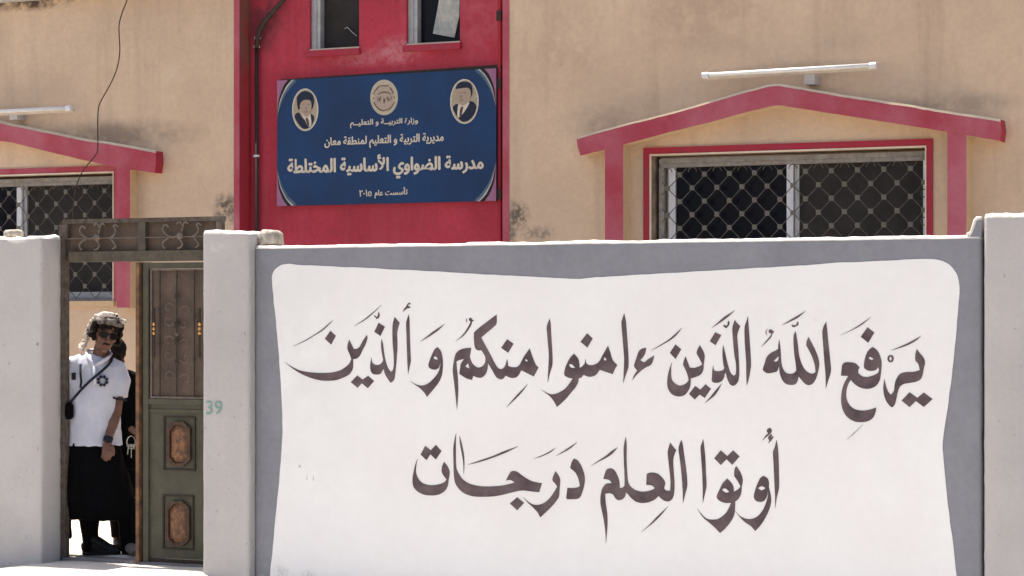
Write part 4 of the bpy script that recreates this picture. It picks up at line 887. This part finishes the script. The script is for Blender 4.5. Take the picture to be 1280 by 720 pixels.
# head scarf: white cloth with black and rust woven patches
m = fabric('patterned_scarf', (.62, .55, .49), (.50, .40, .34)); M['scarf'] = m
N, L = m.node_tree.nodes, m.node_tree.links; pb = N['Principled BSDF']; src = pb.inputs['Base Color'].links[0].from_socket
tc = N.new('ShaderNodeTexCoord'); vo = N.new('ShaderNodeTexVoronoi'); vo.inputs['Scale'].default_value = 42; L.new(tc.outputs['Object'], vo.inputs['Vector'])
nz_ = N.new('ShaderNodeTexNoise'); nz_.inputs['Scale'].default_value = 16; L.new(tc.outputs['Object'], nz_.inputs['Vector'])
r1 = N.new('ShaderNodeMapRange'); r1.inputs[1].default_value = .5; r1.inputs[2].default_value = .56; L.new(nz_.outputs['Fac'], r1.inputs[0])
r2 = N.new('ShaderNodeMapRange'); r2.inputs[1].default_value = .42; r2.inputs[2].default_value = .30; L.new(vo.outputs['Distance'], r2.inputs[0])
mu = N.new('ShaderNodeMath'); mu.operation = 'MULTIPLY'; L.new(r1.outputs[0], mu.inputs[0]); L.new(r2.outputs[0], mu.inputs[1])
mx = N.new('ShaderNodeMix'); mx.data_type = 'RGBA'; L.new(mu.outputs[0], mx.inputs[0]); L.new(src, mx.inputs[6]); mx.inputs[7].default_value = (.03, .022, .02, 1)
L.new(mx.outputs[2], pb.inputs['Base Color'])

M['scarf_dark'] = mat('dark_woven_scarf_fold', (.30, .26, .23), (.012, .011, .012), rough=.9, nscale=34, bump=.5, bscale=90, fine=.2)
def person_root(px, Y, label):
    p = P(px, 400, Y); u = (px-640)/FPX; hd = TH+math.atan(-u); r = empty('person', (p.x, p.y, 0), hd); tag(r, label, 'person')
    s = (Y/(ct+u*st))/FPX
    return r, (lambda x, y, d=0.: Vector(((x-px)*s*1.0, d, CAMZ-(y-400)*s)))
def wrinkle(o, amp, sc_=12, seed=0, stretch=(1, 1, .5)):
    me = o.data; me.update()
    nrm = [v.normal.copy() for v in me.vertices]
    for v, n in zip(me.vertices, nrm):
        q = Vector((v.co.x*stretch[0], v.co.y*stretch[1], v.co.z*stretch[2]))*sc_+Vector((seed, 0, 0))
        v.co += n*(amp*(noise.noise(q)+.6*noise.noise(q*2.1)))
def head_mesh(b, c, rot, s=1.0, hairy=False):
    """skull, jaw, nose, brow, ears, lips; local -y is the face"""
    T = Matrix.Translation(c)@rot.to_4x4()@Matrix.Scale(s, 4)
    hb = MB()
    nu, nv = 32, 24
    hb.ball((0, 0, .02), (.075, .094, .10), nu, nv)
    hb.ball((0, -.018, -.045), (.058, .068, .072), nu, nv)         # jaw
    hb.ball((0, -.066, -.096), (.024, .022, .02), 16, 12)          # chin
    hb.tube([(0, -.088, .022), (0, -.104, -.005), (0, -.116, -.028), (0, -.10, -.038)], [.008, .010, .014, .010], 10)
    hb.ball((-.014, -.098, -.032), (.009, .012, .008), 10, 8); hb.ball((.014, -.098, -.032), (.009, .012, .008), 10, 8)
    hb.tube([(-.05, -.070, .030), (-.025, -.090, .036), (0, -.088, .030), (.025, -.090, .036), (.05, -.070, .030)], [.009, .011, .008, .011, .009], 8)
    hb.ball((-.042, -.066, -.02), (.022, .022, .02), 12, 8); hb.ball((.042, -.066, -.02), (.022, .022, .02), 12, 8)
    hb.tube([(-.024, -.082, -.062), (0, -.094, -.058), (.024, -.082, -.062)], [.005, .008, .005], 8)
    hb.tube([(-.022, -.082, -.068), (0, -.092, -.071), (.022, -.082, -.068)], [.005, .008, .005], 8)
    for sx in (-1, 1):
        hb.ball((sx*.078, .008, -.005), (.010, .020, .032), 12, 10)
        hb.ball((sx*.03, -.078, .012), (.014, .012, .011), 10, 8)
    b.add([T@Vector(v) for v in hb.v], hb.f)
    return T
def hand(b, wr, down, side, fwd, s=1.0, curl=.35):
    """palm, four unequal bent fingers, thumb from the side of the palm"""
    down, side, fwd = down.normalized(), side.normalized(), fwd.normalized()
    b.tube([wr-down*.03, wr, wr+down*.03*s, wr+down*.065*s, wr+down*.092*s], [(.026, .019), (.027, .018), (.036*s, .016), (.041*s, .015), (.038*s, .012)], 12, ref=fwd)
    for k, (off, ln) in enumerate(((-.030, .062), (-.011, .076), (.009, .080), (.028, .070))):
        r = .0088 if k else .0078; p = wr+down*.082*s+side*off*s; d = (down+side*off*2.2).normalized(); pts = [p-d*.02]; c0 = curl
        for j in range(4):
            pts.append(pts[-1]+(d*math.cos(c0*j)+fwd*math.sin(c0*j))*(ln/3.2)*s)
        b.tube(pts, [r*1.15, r*1.1, r, r*.93, r*.7], 8)
    p = wr+down*.03*s+side*.030*s; b.tube([p, p+side*.020+down*.022+fwd*.008, p+side*.026+down*.05+fwd*.018, p+side*.024+down*.075+fwd*.026], [.014, .012, .010, .007], 8)

man, J = person_root(118, YM, 'man in white polo shirt, sunglasses and patterned head scarf leaning out of the gate')
b = MB(); V3 = Vector
# torso, neck, legs, arms, head in one surface
b.tube([J(118, 565), J(118, 545), J(118, 520), J(119, 490), J(120, 470), J(121, 458), J(123, 448)], [(.16, .10), (.165, .105), (.155, .10), (.17, .11), (.175, .105), (.15, .085), (.075, .065)], 20)
b.tube([J(122, 455, .0), J(125, 445, -.01), J(128, 432, -.02)], [.062, .056, .055], 14)
hrot = Matrix.Rotation(math.radians(-5), 3, 'Y')@Matrix.Rotation(math.radians(10), 3, 'X')@Matrix.Rotation(math.radians(8), 3, 'Z')
hrot = Matrix.Rotation(math.radians(12), 3, 'Z')@Matrix.Rotation(math.radians(10), 3, 'X')@Matrix.Rotation(math.radians(12), 3, 'Y')
HT = head_mesh(b, J(131.5, 417.5, -.05), hrot, 1.06)
sh, el, wr = J(147, 466, 0), J(143.5, 517, -.05), J(134.5, 549, -.13)
b.tube([J(140, 462), sh, J(146, 490, -.02), el, J(140.5, 528, -.08), wr], [.05, .058, .05, .043, .041, .027], 14)
hand(b, J(134, 551, -.135), (J(132.5, 575, -.16)-J(134, 551, -.135)), V3((1, -.25, 0)), V3((-.2, .7, 0)), .95, .28)
ls, le, lw = J(94, 466, 0), J(85, 512, .02), J(82, 548, -.03)
b.tube([J(102, 462), ls, J(89, 490, .01), le, lw], [.05, .056, .048, .042, .027], 14)
hand(b, lw, V3((0, -.2, -1)), V3((-1, 0, 0)), V3((.2, .5, 0)), .95)
b.tube([J(108, 560), J(110, 620, .02), J(113, 655, .03), J(113, 685, .02)], [.09, .07, .055, .042], 14)
b.tube([J(132, 560), J(150, 620, -.02), J(159, 655, -.05), J(162, 686, -.07)], [.09, .07, .055, .042], 14)
body = bake(b.build('body', M['skin'], man), voxel=.0052, smooth=2)
# lips, stubble shade and face details as their own pieces
def hp(x, y, z): return HT@V3((x, y, z))
MB().tube([hp(-.024, -.086, -.063), hp(-.008, -.100, -.060), hp(.008, -.100, -.060), hp(.024, -.086, -.063)], [.002, .0045, .0045, .002], 8).tube([hp(-.022, -.086, -.067), hp(0, -.0985, -.070), hp(.022, -.086, -.067)], [.002, .005, .002], 8).build('lips', M['lip'], man, smooth=True)
hb = MB(); hb.tube([hp(-.024, -.094, -.052), hp(0, -.108, -.046), hp(.024, -.094, -.052)], [.003, .005, .003], 6)
hb.build('moustache', M['hair'], man, smooth=True)
for sx in (-1, 1): MB().tube([hp(sx*.014, -.098, .034), hp(sx*.036, -.094, .040), hp(sx*.058, -.074, .034)], [.003, .005, .003], 6).build('eyebrow', M['hair'], man, smooth=True)
hb = MB(); hb.ball(hp(0, .015, .03), (.088, .098, .098), 28, 18)
for k in range(46):
    a = random.uniform(-1.15, 1.15); z = random.uniform(.035, .075) if abs(a) < .8 else random.uniform(-.045, .06)
    hb.ball(hp(math.sin(a)*.082, -math.cos(a)*.078+(.0 if abs(a) < .8 else .03), z), (.016, .014, .017), 8, 6)
for sx in (-1, 1):
    for k in range(22): hb.ball(hp(sx*.088+random.uniform(-.010, .010), random.uniform(-.045, .05), random.uniform(-.045, .07)), .019, 8, 6)
hair = bake(hb.build('hair', M['hair'], man), voxel=.006, smooth=1)
for v in hair.data.vertices:      # keep the face clear
    q = HT.inverted()@v.co
    if q.z < .034 and q.y < -.035 and abs(q.x) < .078: v.co = HT@V3((q.x*.85, -.03, q.z))
wrinkle(hair, .004, 45)
# wrapped scarf
hb = MB()
def arc(z, ax_, ay, k0, k1, r, dz=0, n=16): return [hp(ax_*math.sin(k0+(k1-k0)*i/n), -ay*math.cos(k0+(k1-k0)*i/n)+.01, z+dz*math.sin(math.pi*i/n)) for i in range(n+1)]
hb.ball(hp(-.004, .020, .080), (.078, .096, .062), 28, 18); hb.ball(hp(-.028, .015, .098), (.048, .068, .044), 20, 14); hb.ball(hp(.022, -.006, .100), (.050, .062, .034), 20, 14)
hb.tube(arc(.088, .080, .094, .5, 2*math.pi-.5, .017), [.017]*17, 10)
hb.tube([hp(.070, -.06, .118), hp(.02, -.085, .138), hp(-.05, -.06, .138), hp(-.088, -.005, .100), hp(-.096, .045, .045), hp(-.10, .065, -.02), hp(-.108, .075, -.075)], [(.012, .010), (.020, .013), (.022, .015), (.02, .016), (.02, .016), (.018, .014), (.010, .010)], 12)
hb.tube([hp(-.07, .085, .03), hp(-.09, .095, -.05), hp(-.105, .085, -.115), hp(-.12, .06, -.15)], [.022, .024, .024, .016], 10)
hb.tube([hp(.060, -.070, .110), hp(.088, -.035, .098), hp(.098, .0, .070), hp(.100, .02, .035)], [.016, .018, .018, .008], 10)
hb.tube([hp(.078, -.05, .115), hp(.098, -.045, .118), hp(.104, -.04, .10)], [.014, .009, .003], 8)
sf = bake(hb.build('head_scarf', M['scarf'], man), voxel=.005, smooth=1); wrinkle(sf, .010, 22, 4, (1, 1, 1)); wrinkle(sf, .004, 60, 2, (1, 1, 1))
hb = MB(); hb.tube(arc(.078, .086, .100, -1.15, 1.25, .018, .022), [.014]+[.024]*15+[.012], 10); hb.tube(arc(.096, .076, .092, -.9, 1.15, .018, .022), [.010]+[.019]*15+[.008], 10)
sf = bake(hb.build('scarf_fold', M['scarf_dark'], man), voxel=.005, smooth=1); wrinkle(sf, .007, 40, 7, (1, 1, 1))
# sunglasses
g = MB()
for sx in (-1, 1):
    c0 = V3((sx*.034, -.103, .010)); n = 20; ring = []
    for i in range(n):
        a = 2*math.pi*i/n; ring.append(hp(c0.x+.031*math.cos(a), c0.y+.012*abs(c0.x+.031*math.cos(a))/.06, c0.z+.024*math.sin(a)-.003*abs(math.sin(a))))
    o_ = len(g.v); g.v += [tuple(p) for p in ring]+[tuple(p+(HT.to_3x3()@V3((0, .004, 0)))) for p in ring]
    g.f.append([o_+i for i in range(n)]); g.m.append(0); g.f.append([o_+n+i for i in range(n)][::-1]); g.m.append(0)
    for i in range(n): g.f.append([o_+i, o_+n+i, o_+n+(i+1) % n, o_+(i+1) % n]); g.m.append(0)
    g.tube([hp(sx*.064, -.092, .016), hp(sx*.080, -.05, .016), hp(sx*.083, .005, .01)], .003, 6)
g.tube([hp(-.008, -.106, .018), hp(0, -.110, .020), hp(.008, -.106, .018)], .003, 6)
g.build('sunglasses', M['lens'], man)
# polo shirt
b = MB()
b.tube([J(118, 557), J(118, 548), J(117.5, 520), J(119, 492), J(120, 470), J(121, 456), J(122, 449), J(123.5, 445)], [(.198, .135), (.193, .13), (.184, .125), (.190, .13), (.195, .12), (.178, .1), (.125, .085), (.078, .072)], 28)
b.tube([J(137, 455), J(145.5, 460), J(148.5, 476, -.01), J(147, 497, -.03)], [.058, .074, .076, .070], 18)
b.tube([J(104, 450), J(95, 453), J(90, 472, .01), J(87.5, 497, .02)], [.05, .066, .07, .064], 18)
shirt = bake(b.build('polo_shirt', M['shirt'], man), voxel=.008, smooth=3); wrinkle(shirt, .010, 9, 2); wrinkle(shirt, .003, 30, 5)
b = MB()
for L_ in ([J(108, 441, -.035), J(110.5, 447, -.085), J(114, 452, -.120), J(117.5, 456.5, -.136)], [J(139, 442.5, -.035), J(135, 447, -.085), J(127, 452, -.120), J(118.5, 456.5, -.136)]):
    b.tube(L_, [(.008, .008), (.015, .006), (.016, .005), (.006, .004)], 8, ref=V3((0, 1, .5)))
b.tube([J(108, 441, -.035), J(110, 438, .03), J(123, 437, .07), J(137, 439, .03), J(139, 442.5, -.035)], [.009, .010, .010, .010, .009], 8)
b.tube([J(118, 456.5, -.135), J(118.5, 480, -.140)], [(.011, .004), (.011, .004)], 8)
b.build('collar', M['shirt'], man, smooth=True)
MB().tube([J(136.5, 495, -.085), J(147, 498.5, -.105), J(157, 500, -.04)], .007, 6).build('sleeve_trim', M['navy'], man)
# eight pointed blue emblem on the chest
b = MB()
for k in range(8):
    a = math.pi*k/4+.39; cpt = J(128, 475.5, -.137); dx_, dz_ = math.cos(a), math.sin(a)
    q = [cpt+V3((dx_*r-dz_*t, 0, dz_*r+dx_*t)) for r, t in ((.018, -.008), (.036, -.010), (.043, 0), (.036, .010), (.018, .008), (.024, 0))]
    b.add([p+V3((0, -.001, 0)) for p in q]+[p+V3((0, .02, 0)) for p in q], [(0, 1, 2, 3, 4, 5), (11, 10, 9, 8, 7, 6)]+[(i, i+6, (i+1) % 6+6, (i+1) % 6) for i in range(6)])
b.build('chest_badge', M['navy'], man)
# baggy black trousers: low crotch, two legs
b = MB()
b.tube([J(118, 552), J(118, 562), J(119, 590), J(123, 620), J(127, 640), J(127, 649)], [(.186, .125), (.197, .14), (.225, .16), (.245, .17), (.250, .165), (.238, .15)], 28)
b.tube([J(113, 630, .02), J(113, 655, .02), J(113.5, 688, .01)], [.082, .070, .060], 14)
b.tube([J(88, 600, .04), J(87, 640, .05), J(87, 673, .05)], [.05, .03, .02], 12)
b.tube([J(156, 625, -.03), J(160, 655, -.05), J(162.5, 690, -.075)], [.08, .066, .056], 14)
tr = bake(b.build('baggy_trousers', M['blk'], man), voxel=.009, smooth=2); wrinkle(tr, .018, 7, 8, (1, 1, .3)); wrinkle(tr, .006, 20, 3, (1, 1, .3))
b = MB(); z0 = J(113, 690).z
b.tube([V3((J(103, 0).x, .03, .045)), V3((J(108, 0).x, .02, .05)), V3((J(120, 0).x, -.01, .05)), V3((J(134, 0).x, -.05, .036)), V3((J(146, 0).x, -.08, .025)), V3((J(150, 0).x, -.09, .02))], [(.03, .03), (.044, .042), (.046, .045), (.045, .033), (.037, .023), (.018, .014)], 14)
b.tube([V3((J(112, 0).x, .015, .05)), V3((J(113, 0).x, .015, .13))], [.05, .046], 14); b.tube([V3((J(114, 0).x, .0, .11)), V3((J(125, 0).x, -.03, .075)), V3((J(136, 0).x, -.06, .045))], [.04, .04, .03], 12)
b.box(J(103, 0).x, J(147, 0).x, -.09, .035, .002, .018)
bake(b.build('shoe', M['shoe'], man), voxel=.006, smooth=2)
b = MB(); x_ = J(163, 0).x
b.tube([V3((x_-.01, -.0, .045)), V3((x_-.005, -.04, .05)), V3((x_, -.12, .045)), V3((x_+.012, -.20, .034)), V3((x_+.02, -.245, .026))], [(.028, .03), (.040, .042), (.044, .04), (.042, .03), (.024, .018)], 14, ref=V3((0, 0, 1)))
bake(b.build('shoe', M['shoe2'], man), voxel=.006, smooth=2)
# wrist watch
wd = (wr-J(140.5, 528, -.08)).normalized()
b = MB().tube([wr-wd*.02, wr+wd*.012], [.034, .032], 16); b.tube([wr+V3((.0, -.03, 0)), wr+V3((0, -.044, 0))], .02, 14, ref=V3((0, 0, 1)))
b.build('wrist_watch', M['navy'], man)
# shoulder bag, hung across him
bag = empty('shoulder_bag', man.location, man.rotation_euler.z); tag(bag, 'small dark cross body bag on a navy strap worn over the white polo shirt', 'bag')
st_pts = [J(140, 447, -.0), J(139, 450.5, -.07), J(134, 457, -.115), J(124, 466, -.142), J(113, 475, -.150), J(102, 486, -.148), J(92, 498, -.125), J(86, 505, -.09)]
b = MB().tube(st_pts, [(.0095, .0035)]*8, 6, ref=V3((0, 1, .2))); b.build('strap', M['navy'], bag)
b = MB().tube([J(101, 455, -.10), J(101, 465, -.138), J(102, 476, -.150), J(101, 484, -.152)], [(.008, .003)]*4, 6); b.build('strap', M['navy'], bag)
b = MB().box(J(82, 0).x, J(92.5, 0).x, -.13, -.03, J(0, 523).z, J(0, 503).z); o = b.build('pouch', M['blk'], bag)
bm = bmesh.new(); bm.from_mesh(o.data); bmesh.ops.bevel(bm, geom=bm.edges[:], offset=.012, segments=3, affect='EDGES'); bm.to_mesh(o.data); bm.free()
ph = MB().box(J(90, 0).x, J(95.5, 0).x, -.150, -.128, J(0, 474).z, J(0, 465).z).build('microphone_clip', M['shoe']); ph.location = man.location; ph.rotation_euler = man.rotation_euler
tag(ph, 'small black device clipped to the front of the white polo shirt', 'clip-on device')

# second person standing behind him
p2, K = person_root(150, 13.62, 'person in black clothes standing behind the man, one arm reaching towards the gate leaf')
b = MB()
b.tube([K(150, 560), K(149, 520), K(147, 480), K(147, 466), K(148, 460)], [(.13, .10), (.125, .09), (.15, .10), (.13, .085), (.05, .05)], 18)
b.tube([K(148, 465), K(148, 450)], [.048, .045], 12)
b2r = Matrix.Rotation(math.radians(160), 3, 'Z')
HT2 = head_mesh(b, K(146.5, 441, 0), b2r, .78)
b.tube([K(154, 472), K(157, 480), K(155, 512, .0), K(154, 520, 0), K(160, 533, -.10), K(166, 537, -.16)], [.045, .048, .04, .037, .032, .023], 12)
hand(b, K(166, 537.5, -.165), (K(172, 541, -.22)-K(166, 537, -.16)), V3((.2, 0, -1)), V3((.3, -.5, -.4)), .8, .3)
b.tube([K(138, 472), K(134, 490), K(132, 520), K(134, 550, -.05)], [.045, .045, .038, .025], 12)
hand(b, K(134, 551, -.05), V3((0, 0, -1)), V3((1, 0, 0)), V3((0, -.5, 0)), .8)
for x in (146, 159): b.tube([K(x, 560), K(x+1, 620), K(x+2, 676, 0)], [.075, .055, .037], 12)
bake(b.build('body', M['skin'], p2), voxel=.006, smooth=2)
b = MB(); b.ball(HT2@V3((0, .02, .03)), (.072, .078, .088), 20, 14); b.tube([HT2@V3((0, .05, .0)), HT2@V3((0, .065, -.06)), HT2@V3((0, .06, -.10))], [.05, .05, .03], 12)
wrinkle(bake(b.build('hair', M['hair'], p2), voxel=.006, smooth=1), .004, 40)
b = MB()
b.tube([K(150, 575), K(150, 550), K(149, 520), K(147, 480), K(147, 466), K(148, 459)], [(.16, .13), (.155, .125), (.145, .11), (.165, .12), (.15, .10), (.055, .055)], 20)
b.tube([K(152, 470), K(157, 480), K(155.5, 512, .0), K(154, 521, 0), K(160, 533, -.10), K(164, 536, -.14)], [.055, .06, .052, .048, .042, .034], 14)
b.tube([K(140, 470), K(134, 490), K(132, 520), K(134, 546, -.05)], [.055, .055, .05, .04], 14)
wrinkle(bake(b.build('black_top', M['blk'], p2), voxel=.009, smooth=2), .008, 10, 3)
b = MB(); b.tube([K(151, 560), K(151, 585)], [(.155, .125), (.16, .12)], 16)
for x in (146, 159): b.tube([K(x, 570), K(x+1, 620), K(x+2, 672)], [.085, .07, .055], 12)
wrinkle(bake(b.build('black_trousers', M['blk'], p2), voxel=.009, smooth=2), .008, 9, 5)
for x in (148, 161):
    c0 = K(x, 0); b = MB().tube([V3((c0.x, .06, .04)), V3((c0.x, .02, .045)), V3((c0.x, -.06, .035)), V3((c0.x, -.14, .022))], [.028, .04, .036, .02], 12, ref=V3((0, 0, 1)))
    bake(b.build('shoe', M['shoe'], p2), voxel=.006, smooth=1)
# keys hanging from the hand
kr = empty('key_ring', p2.location, p2.rotation_euler.z); tag(kr, 'keys on a ring held by the person in black beside the gate edge', 'keys')
def ringt(c, r, rz, t=.003, n=18): return [c+V3((r*math.cos(2*math.pi*i/n), .002*math.sin(4*math.pi*i/n), rz*math.sin(2*math.pi*i/n))) for i in range(n+1)]
MB().tube(ringt(K(163.5, 551, -.22), .030, .045), .0035, 6).build('ring', M['keys'], kr)
for dx_, y1 in ((-.02, 566), (.0, 570), (.018, 560)):
    c0 = K(163.5, 555, -.22)+V3((dx_, 0, 0)); c1 = K(163.5, y1, -.222)+V3((dx_*1.3, 0, 0))
    MB().tube([c0, c1], [(.003, .002), (.004, .002)], 4).ball(c0, (.011, .003, .012), 10, 6).build('key', M['keys'], kr)
